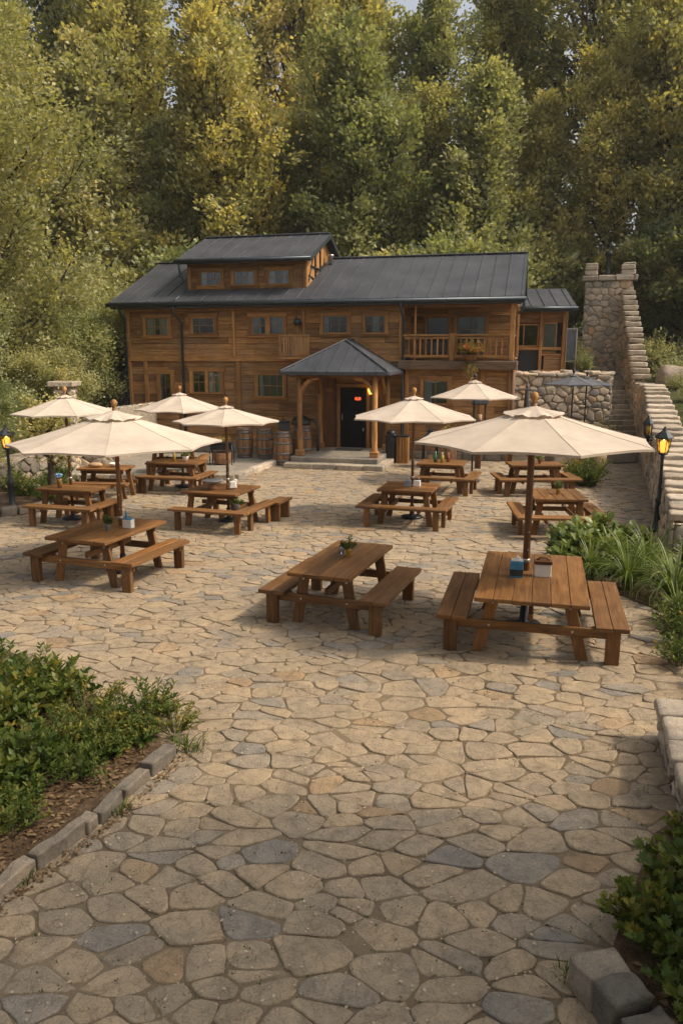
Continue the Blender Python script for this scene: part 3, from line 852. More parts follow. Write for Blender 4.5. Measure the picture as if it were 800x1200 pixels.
def build_bank():
    # planted bank right of the stepped wall
    mb = MB(); ys = [13.2+1.6*i for i in range(22)]; offs = [0.45, 1.5, 3, 5, 8, 13, 22, 40]; rg = random.Random(8)
    for Y in ys:
        zt = prof_low(min(Y, 28.5))-0.28 if Y < 33 else 2.3+(Y-33)*0.28
        for k, o in enumerate(offs):
            mb.v.append((wallX(min(Y, 40))+o, Y, zt+0.05*o+(rg.uniform(-.1, .1) if k else 0)))
    n = len(offs)
    for j in range(len(ys)-1):
        for i in range(n-1): mb.face([j*n+i, j*n+i+1, (j+1)*n+i+1, (j+1)*n+i], [(0, 0)]*4, .5, True)
    tag(mb.build('hillside', 'forest_floor'), 'planted bank on the right of the stepped wall', kind='structure')
build_bank()

# left: raised edge terrace by the barrels, low walls, bed
def build_left():
    m = MB(); m.prism([(-2.3, 26.2, -.02), (-2.1, 27.6, -.02), (-9.5, 29.4, -.02), (-9.5, 23.0, -.02), (-3.25, 22.9, -.02)], 0.14)
    tag(m.build('raised_paving', 'stepstone'), 'raised stone apron under the barrels by the lodge wall', kind='structure')
    k = thing('stone_kerb', 'pale stone kerb edging the raised apron by the barrels', 'kerb', (0, 0, 0)); rg = random.Random(2)
    P = [Vector((-2.25, 26.2, 0)), Vector((-3.2, 22.85, 0)), Vector((-9.3, 22.95, 0))]
    for a, b in zip(P, P[1:]):
        d = (b-a); ln = d.length; d.normalize(); s = 0
        while s < ln-.1:
            l = min(rg.uniform(.5, .9), ln-s); c = a+d*(s+l/2)
            mm = MB(); mm.cbox((c.x, c.y, .075), (l-.015, .24, .19+rg.uniform(-.01, .01)), math.atan2(d.y, d.x), .025, .01); mm.build('kerb_stone', 'coping', k); s += l
    # low bank wall, behind the left tables
    w = thing('low_garden_wall', 'low sloping rubble wall behind the tables on the left', 'wall', (0, 0, 0))
    P = [Vector((-12.5, 19.6, 0)), Vector((-9.3, 20.6, 0)), Vector((-8.6, 25.0, 0)), Vector((-8.2, 29.5, 0))]
    core = MB(); face = MB(); Hs = [.75, .75, 1.0, 1.5]
    for i, (a, b) in enumerate(zip(P, P[1:])):
        d = b-a; ln = d.length; d.normalize(); n_ = Vector((d.y, -d.x, 0)); h0, h1 = Hs[i], Hs[i+1]
        core.prism([a, b, b-n_*.4, a-n_*.4], min(h0, h1)-.06)
        rubble_face(face, a, d, (0, 0, 1), n_, ln, max(h0, h1), .38, 51+i, lambda u, h0=h0, h1=h1, ln=ln: h0+(h1-h0)*u/ln, .06)
        s = 0
        while s < ln:
            l = rg.uniform(.4, .7); c = a+d*(s+l/2)-n_*.18; hh = h0+(h1-h0)*(s+l/2)/ln
            core.cbox((c.x, c.y, hh-.02), (l-.02, .5, .13), math.atan2(d.y, d.x)+rg.uniform(-.05, .05), .03, .02); s += l
    core.build('wall_core', 'greystone', w); face.build('stone_face', 'greystone', w)
    # soil bed behind the lamp with rough edging
    m = MB(); m.prism([(-13, 17.2, -.02), (-8.2, 17.35, -.02), (-7.35, 18.0, -.02), (-7.35, 19.2, -.02), (-9.2, 20.7, -.02), (-13, 19.8, -.02)], .15)
    tag(m.build('garden_bed', 'soil'), 'small soil bed at the foot of the left lantern post', kind='structure')
    e = thing('bed_edging', 'rough grey stone edging round the bed of the left lantern post', 'edging', (0, 0, 0))
    P = [Vector((-10.5, 17.2, 0)), Vector((-8.2, 17.3, 0)), Vector((-7.3, 17.95, 0)), Vector((-7.3, 19.3, 0))]
    for a, b in zip(P, P[1:]):
        d = (b-a); ln = d.length; d.normalize(); s = 0
        while s < ln-.05:
            l = min(rg.uniform(.28, .5), ln-s); c = a+d*(s+l/2)
            mm = MB(); mm.rblock((c.x, c.y, .08), (l-.01, .26, .22+rg.uniform(-.03, .03)), math.atan2(d.y, d.x)+rg.uniform(-.06, .06), .06, .02, 5); mm.build('edging_block', 'greystone', e); s += l
    p = thing('stone_gate_pier', 'square stone gate pier with a flat cap behind the left rear umbrella', 'pier', (-8.75, 24.6, 0))
    m = MB(); m.cbox((0, 0, 1.35), (.55, .55, 2.7), b=.02); m.build('pier_shaft', 'mortar', p)
    m = MB(); 
    for (o, U, n_) in (((-.27, -.27, 0), (1, 0, 0), (0, -1, 0)), ((.27, -.27, 0), (0, 1, 0), (1, 0, 0)), ((-.27, .27, 0), (0, -1, 0), (-1, 0, 0))): rubble_face(m, o, U, (0, 0, 1), n_, .54, 2.6, .3, 61, None, .04)
    m.build('stone_face', 'rubble', p)
    m = MB(); m.cbox((0, 0, 2.78), (.82, .8, .18), b=.03, jit=.01); m.build('pier_cap', 'coping', p)
    g = thing('garden_wall', 'pale stone wall between the gate pier and the lodge corner', 'wall', (-8.45, 25.6, 0))
    m = MB(); m.cbox((.8, 1.6, .95), (.35, 4.2, 1.9), R(-14), .02); m.build('wall_core', 'mortar', g)
    m = MB(); rubble_face(m, Vector((-.3, -.4, 0)), (math.sin(R(14)), math.cos(R(14)), 0), (0, 0, 1), (math.cos(R(14)), -math.sin(R(14)), 0), 4.2, 1.95, .34, 66, None, .05)
    for f_ in m.v[:0]: pass
    o = m.build('stone_face', 'rubble', g); o.location = (.72, 0, 0)
    rubble = MB(); rubble_face(rubble, (0, 0, 0), (1, 0, 0), (0, 0, 1), (0, -1, 0), 1.2, 1.95, .34, 67, None, .05)
    o = rubble.build('end_face', 'rubble', g); o.location = (-.15, -.44, 0)
build_left()

# ================================================================== LODGE
HA = -math.atan2(.237, .972)
lodge = thing('timber_lodge', 'two storey brown timber lodge with dark metal roof, dormer, porch and balcony', 'building', (-9.0, 30.0, 0), HA)
UL, UR, VF, VB = 0.72, 15.2, 0.5, 8.2
EZ, RZ, VR = 5.5, 7.35, 4.3
def boards(mb, u0, u1, z0, z1, v, rg, h=0.25, axis='u', out=-1, th=.05):
    """irregular horizontal boards; axis 'u': wall in the u-z plane at v, 'v': wall in v-z plane at u=v"""
    z = z0; 
    while z < z1-.02:
        hh = min(rg.uniform(h*.8, h*1.2), z1-z)
        if z1-z-hh < .08: hh = z1-z
        u = u0
        while u < u1-.02:
            l = min(rg.uniform(1.1, 3.4), u1-u)
            if u1-u-l < .4: l = u1-u
            off = rg.uniform(-.006, .01)
            tilt = 0.018
            if axis == 'u': mb.cbox((u+l/2, v+out*off, z+hh/2), (l-.004, th, hh-.006), None, .007, rg=rg, shear=lambda p, hh=hh: (p[0], p[1]+out*(-p[2]/hh)*tilt, p[2]))
            else: mb.cbox((v+out*off, u+l/2, z+hh/2), (th, l-.004, hh-.006), None, .007, rg=rg, shear=lambda p, hh=hh: (p[0]+out*(-p[2]/hh)*tilt, p[1], p[2]))
            u += l
        z += hh
rg_h = random.Random(77)
def build_lodge():
    rg = rg_h
    # ------ walls
    m = MB(); boards(m, UL, UR, 0, 3.45, VF, rg); boards(m, UL, 11.4, 3.6, 5.42, VF, rg); m.build('front_wall', 'house_wood', lodge)
    m = MB(); boards(m, 11.4, UR, 3.5, 5.6, 1.95, rg, .22)
    m.build('balcony_back_wall', 'house_wood', lodge)
    m = MB(); boards(m, VF+.02, VB, 0, 5.42, UR, rg, axis='v', out=1) if False else None
    boards(m, VF, VB, 0, 3.45, UR, rg, axis='v', out=1); boards(m, 1.95, VB, 3.5, 5.5, UR, rg, axis='v', out=1)
    boards(m, .55, 1.93, 3.6, 5.5, 11.4, rg, axis='v', out=1)
    for i in range(7):   # gable boards
        z = 5.5+i*.25; k = (z-EZ+.12)/(RZ-EZ); a = k*VR; 
        if VB-a > a+.1: m.cbox((UR, (a+8.6-a)/2, z+.12), (.05, 8.5-2*a, .24), None, .006)
    m.build('right_wall', 'house_wood', lodge)
    m = MB(); boards(m, VF, VB, 0, 5.42, UL, rg, axis='v', out=-1)
    for i in range(7):
        z = 5.5+i*.25; k = (z-EZ+.12)/(RZ-EZ); a = k*VR
        m.cbox((UL, 4.3, z+.12), (.05, 8.5-2*a, .24), None, .006)
    m.build('left_wall', 'house_wood', lodge)
    m = MB(); boards(m, UL, UR, 0, 5.42, VB, rg, .5, out=1); m.build('rear_wall', 'house_wood', lodge)
    # solid inner box so nothing shows through
    m = MB(); m.cbox(((UL+11.4)/2, (VF+VB)/2, 2.7), (11.4-UL-.1, VB-VF-.12, 5.4), b=.01); m.cbox(((11.4+UR)/2, (2.05+VB)/2, 2.7), (UR-11.4-.1, VB-2.05-.1, 5.4), b=.01)
    m.cbox(((11.4+UR)/2, (VF+2.0)/2, 1.7), (UR-11.4-.1, 2.0-VF-.1, 3.4), b=.01); m.build('inner_dark_box', 'dark_interior', lodge)
    # stone plinth
    m = MB(); x = UL
    while x < UR:
        l = min(rg.uniform(.4, .8), UR-x)
        if 8.0 < x+l/2 < 11.2:
            if m.v: m.build('plinth', 'greystone', lodge); m = MB()
        else: m.cbox((x+l/2, VF-.06, .14), (l-.01, .16, .28), None, .03, .012)
        x += l
    m.build('plinth', 'greystone', lodge)
    # ------ frame timbers
    def part(nm, mat_, c, size, b=.01): m = MB(); m.cbox(c, size, None, b); m.build(nm, mat_, lodge)
    part('wall_beam', 'trim_wood', ((UL+11.4)/2, VF-.055, 3.53), (11.4-UL+.1, .10, .19))
    part('wall_beam', 'trim_wood', ((UL+11.4)/2, VF-.05, 5.36), (11.4-UL+.1, .09, .16))
    for u in (UL+.02, 11.32): part('wall_post', 'trim_wood', (u, VF-.06, 4.45), (.16, .12, 1.65))
    for u in (5.05, 7.45, 7.75): part('wall_post', 'trim_wood', (u, VF-.045, 4.45), (.10, .08, 1.65))
    for u in (UL+.02, 1.42, 5.2, 11.55, 14.2): part('wall_post', 'trim_wood', (u, VF-.06, 1.86), (.15, .12, 3.14))
    part('wall_post', 'trim_wood', (UR-.02, VF-.05, 1.72), (.2, .2, 3.42))
    part('wall_beam', 'trim_wood', ((11.4+UR)/2, VF-.02, 5.38), (UR-11.4+.1, .16, .18))
    for v in (.5, 4.3, 8.0): part('wall_post', 'trim_wood', (UR+.045, v, 1.72), (.08, .16, 3.3))
    for v in (2.0, 4.3, 8.0): part('wall_post', 'trim_wood', (UR+.045, v, 4.5), (.08, .16, 1.8))
    # ------ balcony
    m = MB(); m.cbox(((11.35+UR+.1)/2, 1.1, 3.38), (UR-11.25+.1, 1.85, .14), None, .01); m.build('balcony_floor', 'dark_wood', lodge)
    m = MB(); m.cbox(((11.3+UR+.1)/2, .16, 3.33), (UR-11.2+.1, .14, .30), None, .02, .006); m.build('balcony_beam', 'beam_wood', lodge)
    m = MB(); m.cbox(((11.42+UR)/2, .25, 4.34), (UR-11.4, .14, .07), None, .008); m.cbox(((11.42+UR)/2, .25, 4.25), (UR-11.5, .05, .08), None, .006); m.cbox(((11.42+UR)/2, .25, 3.63), (UR-11.5, .06, .09), None, .006)
    m.cbox((UR-.03, 1.05, 4.34), (.12, 1.6, .07), None, .008); m.cbox((UR-.03, 1.05, 3.63), (.06, 1.6, .09), None, .008)
    m.build('balcony_rail', 'trim_wood', lodge)
    for u in (13.12, UR-.06):
        m = MB(); m.cbox((u, .25, 3.93 if u < 14 else 4.45), (.16, .16, .95 if u < 14 else 1.9), None, .01); m.build('balcony_post', 'trim_wood', lodge)
    m = MB(); m.cbox((11.83, .32, 4.45), (.07, .07, 1.95), None, .006); m.build('balcony_post', 'trim_wood', lodge)
    u = 11.62; bal = []
    while u < UR-.15:
        if abs(u-13.12) > .1:
            m = MB(); m.cbox((u, .25, 3.94), (.055, .045, .58), None, .004); m.build('baluster', 'trim_wood', lodge)
        u += .2
    for v in (.55, .85, 1.15, 1.45): m = MB(); m.cbox((UR-.03, v, 3.98), (.045, .055, .64), None, .004); m.build('baluster', 'trim_wood', lodge)
    m = MB(); m.tube([(UR+.02, .42, 0), (UR+.02, .42, 3.2)], .09, 10); m.build('round_post', 'dark_wood', lodge)
    # small juliet balcony left of the porch roof
    m = MB(); m.cbox((7.6, VF-.42, 3.56), (1.1, .75, .08), None, .01)
    m.cbox((7.6, VF-.78, 4.34), (1.1, .07, .06), None, .005); m.cbox((7.6, VF-.78, 3.66), (1.1, .06, .06), None, .005)
    for u in (7.07, 7.24, 7.33, 7.42, 7.52): m.cbox((u, VF-.78, 3.98), (.05 if u > 7.1 and u < 7.5 else .09, .06, .66), None, .004)
    m.cbox((7.85, VF-.78, 4.0), (.58, .03, .62), None, .004)
    m.cbox((7.07, VF-.4, 4.34), (.06, .72, .06), None, .005); m.cbox((7.07, VF-.4, 4.0), (.03, .7, .6), None, .005)
    m.build('small_balcony', 'house_wood', lodge)
    # ------ roof
    def slope_roof(name, u0, u1, v0, z0, v1, z1, v2, z2, seam=.52, th=.10, parent=lodge):
        m = MB()
        def slab(a, za, b, zb):
            n_ = Vector((0, -(zb-za), b-a)).normalized(); 
            if n_.z < 0: n_ = -n_
            pts = [(u0, a, za), (u1, a, za), (u1, b, zb), (u0, b, zb)]
            if b < a: pts = pts[::-1]
            m.prism(pts, th, .5, n_)
            u = u0+.02; ln = math.hypot(b-a, zb-za)
            ca = (b-a)/ln; sa = (zb-za)/ln
            while u <= u1:
                p0 = Vector((u, a, za))+n_*(th+.012); p1 = Vector((u, b, zb))+n_*(th+.012)
                m.beam(p0, p1, .018, .035, .006, .5, up=n_); u += seam
        slab(v0, z0, v1, z1); slab(v2, z2, v1, z1)
        m.beam((u0-.02, v1, z1+th+.03), (u1+.02, v1, z1+th+.03), .22, .06, .02, .5)
        return m.build(name, 'roof_metal', parent)
    slope_roof('roof', .3, 15.45, 0, EZ, VR, RZ, 8.6, EZ)
    m = MB(); m.cbox((7.87, -.02, EZ-.03), (15.15, .05, .2), None, .006, r=.2)
    for v0, z0, v1, z1 in ((0, EZ, VR, RZ), (8.6, EZ, VR, RZ)):
        for u in (.27, 15.47): m.beam((u, v0, z0), (u, v1, z1), .05, .2, .006, .2)
    m.build('fascia', 'pipe_metal', lodge)
    m = MB(); m.tube([(.2, -.11, EZ+.0), (15.55, -.11, EZ+.0)], .075, 10); m.build('gutter', 'pipe_metal', lodge)
    m = MB(); m.cbox((7.9, .3, EZ-.13), (15.0, .55, .03), None, .004); m.build('soffit', 'dark_wood', lodge)
    # downpipes
    for pts in ([(2.9, -.1, 5.45), (2.9, -.08, 5.2), (3.0, .36, 4.85), (3.0, .36, .1)], [(11.36, -.1, 5.45), (11.38, -.02, 5.15), (11.42, .3, 4.85), (11.42, .3, .12), (11.46, .12, .06)],
                [(.62, -.1, 5.45), (.66, .1, 5.2), (.68, .34, 5.0), (.68, .34, .1)], [(15.5, -.1, 5.45), (15.48, .0, 5.25), (15.34, .3, 5.05)]):
        m = MB(); m.tube(pts, .05, 8); 
        for p in pts[2:-1]: m.lathe([(.065, -.03), (.065, .03)], p, 8)
        m.build('downpipe', 'pipe_metal', lodge)
    # ------ dormer
    m = MB(); boards(m, 3.0, 7.66, 5.9, 7.1, 1.2, rg, .22); m.build('dormer_wall', 'house_wood', lodge)
    m = MB()
    for u in (3.0, 7.66):
        m.prism([(u-.025, 1.2, 5.9), (u-.025, 3.5, 6.7), (u-.025, 3.5, 8.15), (u-.025, 1.2, 7.15)][::-1], .05, None, (1, 0, 0))
        m.prism([(u-.025, 3.5, 6.7), (u-.025, 6.0, 6.4), (u-.025, 6.0, 7.1), (u-.025, 3.5, 8.15)][::-1], .05, None, (1, 0, 0))
        m.build('dormer_side_wall', 'trim_wood', lodge); m = MB()
    m = MB(); m.cbox((5.33, 3.6, 6.5), (4.5, 4.6, 1.1), b=.01); m.build('dormer_core', 'dark_interior', lodge)
    slope_roof('dormer_roof', 2.78, 7.95, .7, 7.08, 3.5, 8.2, 6.3, 7.08, .6, .09)
    m = MB(); m.cbox((5.36, .67, 7.06), (5.2, .05, .16), None, .006, r=.2); m.tube([(2.7, .6, 7.08), (8.0, .6, 7.08)], .065, 10)
    for u in (2.76, 7.97):
        m.beam((u, .7, 7.08), (u, 3.5, 8.2), .05, .16, .006, .2); m.beam((u, 6.3, 7.08), (u, 3.5, 8.2), .05, .16, .006, .2)
    m.build('dormer_gutter', 'pipe_metal', lodge)
    m = MB(); m.cbox((5.33, 1.14, 6.98), (4.7, .08, .12), None, .008); m.cbox((5.33, 1.14, 6.06), (4.7, .08, .10), None, .008)
    for u in (3.04, 7.62): m.cbox((u, 1.14, 6.5), (.12, .08, .95), None, .008)
    m.build('dormer_trim', 'trim_wood', lodge)
    m = MB()
    for a, b in (((7.70, 1.35, 6.55), (7.70, 2.2, 6.45)), ((7.70, 1.3, 6.3), (7.70, 1.9, 7.2)), ((7.72, 2.2, 6.3), (7.72, 2.2, 7.35)), ((7.72, 2.9, 6.6), (7.72, 2.9, 7.6)), ((7.72, 2.2, 6.7), (7.72, 3.6, 7.2)), ((7.72, 1.6, 6.9), (7.72, 2.9, 6.9))):
        m.beam(a, b, .05, .05, .004)
    m.build('dormer_brace', 'black_metal', lodge)
    m = MB(); m.tube([(2.86, .62, 7.05), (2.88, .7, 6.6), (2.95, .95, 6.35), (3.05, .95, 6.02), (2.9, .5, 5.82), (2.9, .02, 5.62)], .045, 8); m.build('dormer_downpipe', 'pipe_metal', lodge)
    m = MB(); m.lathe([(.09, 0), (.09, .25), (.13, .27), (.13, .33)], (7.95, 3.6, 7.2), 10); m.build('roof_vent', 'bolt_metal', lodge)
    # ------ windows
    def window(u0, u1, z0, z1, v, cols=3, rows=2, curtain=None, double=False, sill=True, shade=None, tall=False, tmat='trim_wood'):
        w_ = u1-u0; h_ = z1-z0; t = .11; f = MB(); cu = (u0+u1)/2; cz = (z0+z1)/2
        f.cbox((cu, v-.035, z1+t/2), (w_+2*t+.06, .09, t), None, .006); f.cbox((cu, v-.03, z1+t+.015), (w_+2*t+.14, .12, .03), None, .004)
        for u in (u0-t/2, u1+t/2): f.cbox((u, v-.035, cz), (t, .08, h_), None, .006)
        if not sill: f.cbox((cu, v-.035, z0-t/2), (w_+2*t, .08, t), None, .006)
        fr = f.build('window', tmat, lodge)
        if sill:
            s = MB(); s.cbox((cu, v-.05, z0-t/2), (w_+2*t+.08, .10, t*.9), None, .006); s.cbox((cu, v-.07, z0-.01), (w_+2*t+.1, .14, .03), None, .004); s.build('sill', tmat, fr)
        b = MB(); b.cbox((cu, v+.0, cz), (w_, .035, h_), None, .002); b.build('backing', 'dark_interior', fr)  # flat dark sheet on the wall, painted as the unlit room behind the pane
        g = MB(); halves = [(u0, u1)] if not double else [(u0, cu-.05), (cu+.05, u1)]
        if double: g.cbox((cu, v-.045, cz), (.10, .06, h_), None, .004)
        for a, b_ in halves:
            for u in (a+.022, b_-.022): g.cbox((u, v-.042, cz), (.044, .035, h_), None, .003)
            for z in (z0+.022, z1-.022): g.cbox(((a+b_)/2, v-.042, z), (b_-a-.09, .035, .044), None, .003)
            for i in range(1, cols): g.cbox((a+(b_-a)*i/cols, v-.042, cz), (.018, .022, h_-.06), None, .002)
            for j in range(1, rows): g.cbox(((a+b_)/2, v-.041, z0+h_*j/rows), (b_-a-.08, .020, .018), None, .002)
        g.build('sash', 'trim_wood' if tmat == 'trim_wood' else 'pipe_metal', fr)
        pn = MB(); pn.cbox((cu, v-.040, cz), (w_-.02, .004, h_-.02), None, .001); pn.build('pane', 'window_glass', fr)
        for (c0, c1) in (curtain or []):
            a = u0+w_*c0; b_ = u0+w_*c1; n_ = 14; c = MB(); base = 0
            for i in range(n_+1):
                u = a+(b_-a)*i/n_; vv = v-.027+.006*math.sin(i*2.1)
                c.v.append((u, vv, z0+.02)); c.v.append((u, vv, z1-.02))
            for i in range(n_): c.face([2*i, 2*i+2, 2*i+3, 2*i+1], [(0, 0)]*4, .5, True)
            c.build('curtain', 'curtain_cloth', fr)
        return fr
    window(1.5, 2.45, 4.38, 5.05, VF-.03, 3, 2, [(.0, .42), (.6, 1.0)])
    window(3.4, 4.3, 4.44, 5.05, VF-.03, 3, 2)
    window(5.76, 7.0, 4.4, 5.05, VF-.03, 2, 2, [(.02, .3), (.62, .98)], True)
    window(8.47, 9.38, 4.42, 5.05, VF-.03, 3, 2, [(0, .25)])
    window(10.02, 10.75, 4.42, 5.05, VF-.03, 3, 2, [(.38, .72)])
    window(1.97, 2.47, 1.9, 3.0, VF-.03, 2, 2, [(.0, .28)])
    window(3.33, 4.5, 2.25, 3.07, VF-.03, 2, 2, [(.55, .72), (.88, 1)], True)
    window(5.92, 6.97, 2.12, 2.98, VF-.03, 4, 2, [(.1, .22)])
    window(12.13, 13.02, 1.95, 2.8, VF-.03, 2, 1, [(.05, .35)])
    for u0, cc in ((3.5, [(0, .3)]), (4.84, [(.62, .9)]), (6.19, [(.0, .35), (.6, .8)])): window(u0, u0+.84, 6.22, 6.75, 1.17, 3, 2, cc)
    window(12.0, 12.82, 3.6, 5.02, 1.92, 1, 1, None, False, False)
    window(13.12, 14.15, 3.6, 5.05, 1.92, 2, 3, [(.72, .98)], False, False)
    # planter shelf
    # ------ porch
    P = MB(); P.cbox((9.6, -1.0, .17), (3.0, 3.0, .34), None, .03); P.build('porch_platform', 'stepstone', lodge)
    def stepcourse(z, v0, u0, u1, v1, dpt=.42):
        m = MB(); x = u0
        while x < u1-.02:
            l = min(rg.uniform(.6, 1.1), u1-x)
            if u1-x-l < .25: l = u1-x
            m.cbox((x+l/2, v0+dpt/2, z/2), (l-.01, dpt, z), None, .02, .008); x += l
        m.build('porch_step', 'stepstone', lodge)
        return
    stepcourse(.165, -2.95, 8.0, 11.35, 0); 
    m = MB(); m.cbox((11.2, -1.2, .08), (.32, 2.7, .16), None, .02, .006); m.build('porch_step', 'stepstone', lodge)
    for (u, v) in ((8.36, -2.2), (10.92, -2.2), (8.45, 0.05), (10.92, 0.05)):
        m = MB(); m.lathe([(.105, .34), (.10, .5), (.085, 1.6), (.095, 3.05)], (u, v, 0), 10); m.cbox((u, v, .44), (.28, .28, .2), None, .02)
        m.build('porch_post', 'trim_wood', lodge)
    m = MB()
    for s_, u in ((1, 8.42), (-1, 10.86)):
        pts = [(u, -2.2, 2.45), (u+s_*.12, -2.2, 2.7), (u+s_*.32, -2.2, 2.88), (u+s_*.62, -2.2, 2.94)]
        for a, b in zip(pts, pts[1:]): m.beam(a, b, .12, .13, .02)
        pts = [(u, -2.1, 2.45), (u, -1.95, 2.7), (u, -1.7, 2.88), (u, -1.4, 2.94)]
        for a, b in zip(pts, pts[1:]): m.beam(a, b, .12, .12, .02)
        m.beam((u, -.02, 2.3), (u-s_*.0, -.6, 2.92), .1, .12, .02)
    m.build('porch_bracket', 'trim_wood', lodge)
    m = MB(); m.cbox((9.64, -2.2, 3.03), (3.2, .16, .18), None, .01)
    for u in (8.36, 10.92): m.cbox((u, -.85, 3.03), (.16, 2.5, .17), None, .01)
    m.cbox((9.64, -.9, 3.115), (3.3, 2.9, .03), None, .005)
    m.build('porch_beam', 'dark_wood', lodge)
    m = MB(); A = (7.8, -2.55, 3.14); B = (11.42, -2.55, 3.14); C_ = (11.42, .45, 3.14); D_ = (7.8, .45, 3.14); T1 = Vector((9.5, -.35, 4.18)); T2 = Vector((9.6, .45, 4.2))
    for f_ in ((A, B, T1), (B, C_, T2, T1), (D_, A, T1, T2)):
        m.poly(f_, .5)
        m.poly([Vector(p)-Vector((0, 0, .09)) for p in f_][::-1], .5)
    for a, b in ((A, B), (B, C_), (D_, A)):
        m.beam(Vector(a)-Vector((0, 0, .05)), Vector(b)-Vector((0, 0, .05)), .07, .12, .01, .5)
    def seams(a, b, t1, t2, n):
        a = Vector(a); b = Vector(b)
        for i in range(1, n):
            p = a.lerp(b, i/n)
            # run straight up the slope until it meets a hip
            e = (b-a).normalized(); n_ = (b-a).cross(Vector(t1)-a).normalized()
            if n_.z < 0: n_ = -n_
            up = n_.cross(e).normalized(); 
            if up.z < 0: up = -up
            H1 = (Vector(t1)-a).dot(up); s1 = (Vector(t1)-a).dot(e); s2 = (Vector(t2)-a).dot(e); ln = (b-a).length; s_ = (p-a).length
            hmax = H1 if s1 <= s_ <= s2 else (H1*s_/s1 if s_ < s1 else H1*(ln-s_)/max(.01, ln-s2))
            m.beam(p+n_*.015, p+up*hmax+n_*.015, .025, .04, .004, .5, up=n_)
    seams(A, B, T1, T1, 9)
    for a, b in ((A, T1), (B, T1), (T1, T2)): m.beam(Vector(a)+Vector((0, 0, .02)), Vector(b)+Vector((0, 0, .02)), .09, .05, .015, .5)
    m.build('porch_roof', 'roof_metal', lodge)
    # door
    m = MB(); m.cbox((9.6, VF-.035, 1.42), (.98, .07, 2.16), None, .01)
    m.cbox((9.6, VF-.075, 2.0), (.72, .02, .75), None, .006); m.cbox((9.6, VF-.075, .95), (.72, .02, .8), None, .006); dr = m.build('door', 'door_paint', lodge)
    m = MB(); m.tube([(9.2, VF-.09, 1.35), (9.2, VF-.13, 1.35), (9.2, VF-.13, 1.55), (9.2, VF-.09, 1.55)], .014, 6); m.lathe([(.03, 0), (.03, .1)], (9.98, VF-.1, .95), 8); m.build('handle', 'bolt_metal', dr)
    m = MB()
    for u in (9.05, 10.15): m.cbox((u, VF-.06, 1.45), (.12, .12, 2.24), None, .01)
    m.cbox((9.6, VF-.06, 2.60), (1.26, .12, .12), None, .01); m.build('door_frame', 'trim_wood', lodge)
    m = MB()
    for u in (8.3, 8.62, 8.92, 10.3, 10.62, 10.85): m.cbox((u, VF-.06, 1.6), (.10 if u not in (8.62, 10.62) else .5, .05 if u in (8.62, 10.62) else .09, 2.5), None, .008)
    m.build('entry_panel', 'dark_wood', lodge)
build_lodge()

def hw(u, v, z=0): return Vector((-9.0+.9716*u+.2369*v, 30.0-.2369*u+.9716*v, z))
# door sign: lit red characters
def door_sign():
    t = thing('lit_door_sign', 'small glowing red sign on the black porch door', 'sign', hw(9.78, .40, 2.12), HA)
    m = MB(); m.cbox((0, 0, 0), (.26, .02, .15), None, .004); m.build('backing_board', 'black_metal', t)
    m = MB()
    for x in (-.09, .09): m.cbox((x, -.014, 0), (.022, .01, .11), None, .002)
    m.cbox((-.035, -.014, .035), (.05, .01, .022), None, .002); m.cbox((-.035, -.014, -.02), (.022, .01, .07), None, .002); m.cbox((.035, -.014, 0), (.022, .01, .11), None, .002); m.cbox((.0, -.014, -.04), (.05, .01, .02), None, .002)
    m.build('lit_characters', 'red_glow', t)
door_sign()
def porch_lamp():
    t = thing('wall_lantern', 'lit yellow wall lamp beside the porch door', 'lamp', hw(10.28, .30, 2.42), HA)
    m = MB(); m.cbox((0, .08, 0), (.09, .05, .2), None, .01); m.lathe([(.10, .13), (.04, .2), (.01, .24)], n=8); m.lathe([(.06, -.14), (.07, -.11)], n=8); m.build('bracket', 'black_metal', t)
    m = MB(); m.lathe([(.07, -.12), (.10, 0), (.085, .14)], n=10); m.build('lit_globe', 'porch_glow', t)
    t = thing('flood_lamp', 'dark floodlight on the upper wall above the small balcony', 'lamp', hw(7.55, .30, 4.85), HA)
    m = MB(); m.lathe([(.04, .12), (.12, .06), (.15, -.05), (.10, -.10)], n=12); m.tube([(0, .12, .1), (0, 0, .08)], .02, 6); m.build('lamp_head', 'pipe_metal', t)
    m = MB(); m.tube([(-.02, .08, -.1), (-.02, .08, -.65)], .018, 6); m.build('conduit', 'trim_wood', t)
    t = thing('door_plaque', 'small pale wooden plaque left of the porch door', 'sign', hw(8.72, .36, 2.42), HA)
    m = MB(); m.cbox((0, 0, 0), (.24, .02, .14), None, .004); m.build('board', 'trim_wood', t)
    m = MB(); m.cbox((0, 0, .012), (.95, .5, .02), None, .006); tag(m.build('door_mat', 'rust_mat', None, hw(9.62, -.35, .343), HA), 'dark door mat on the porch in front of the black door', 'mat')
porch_lamp()

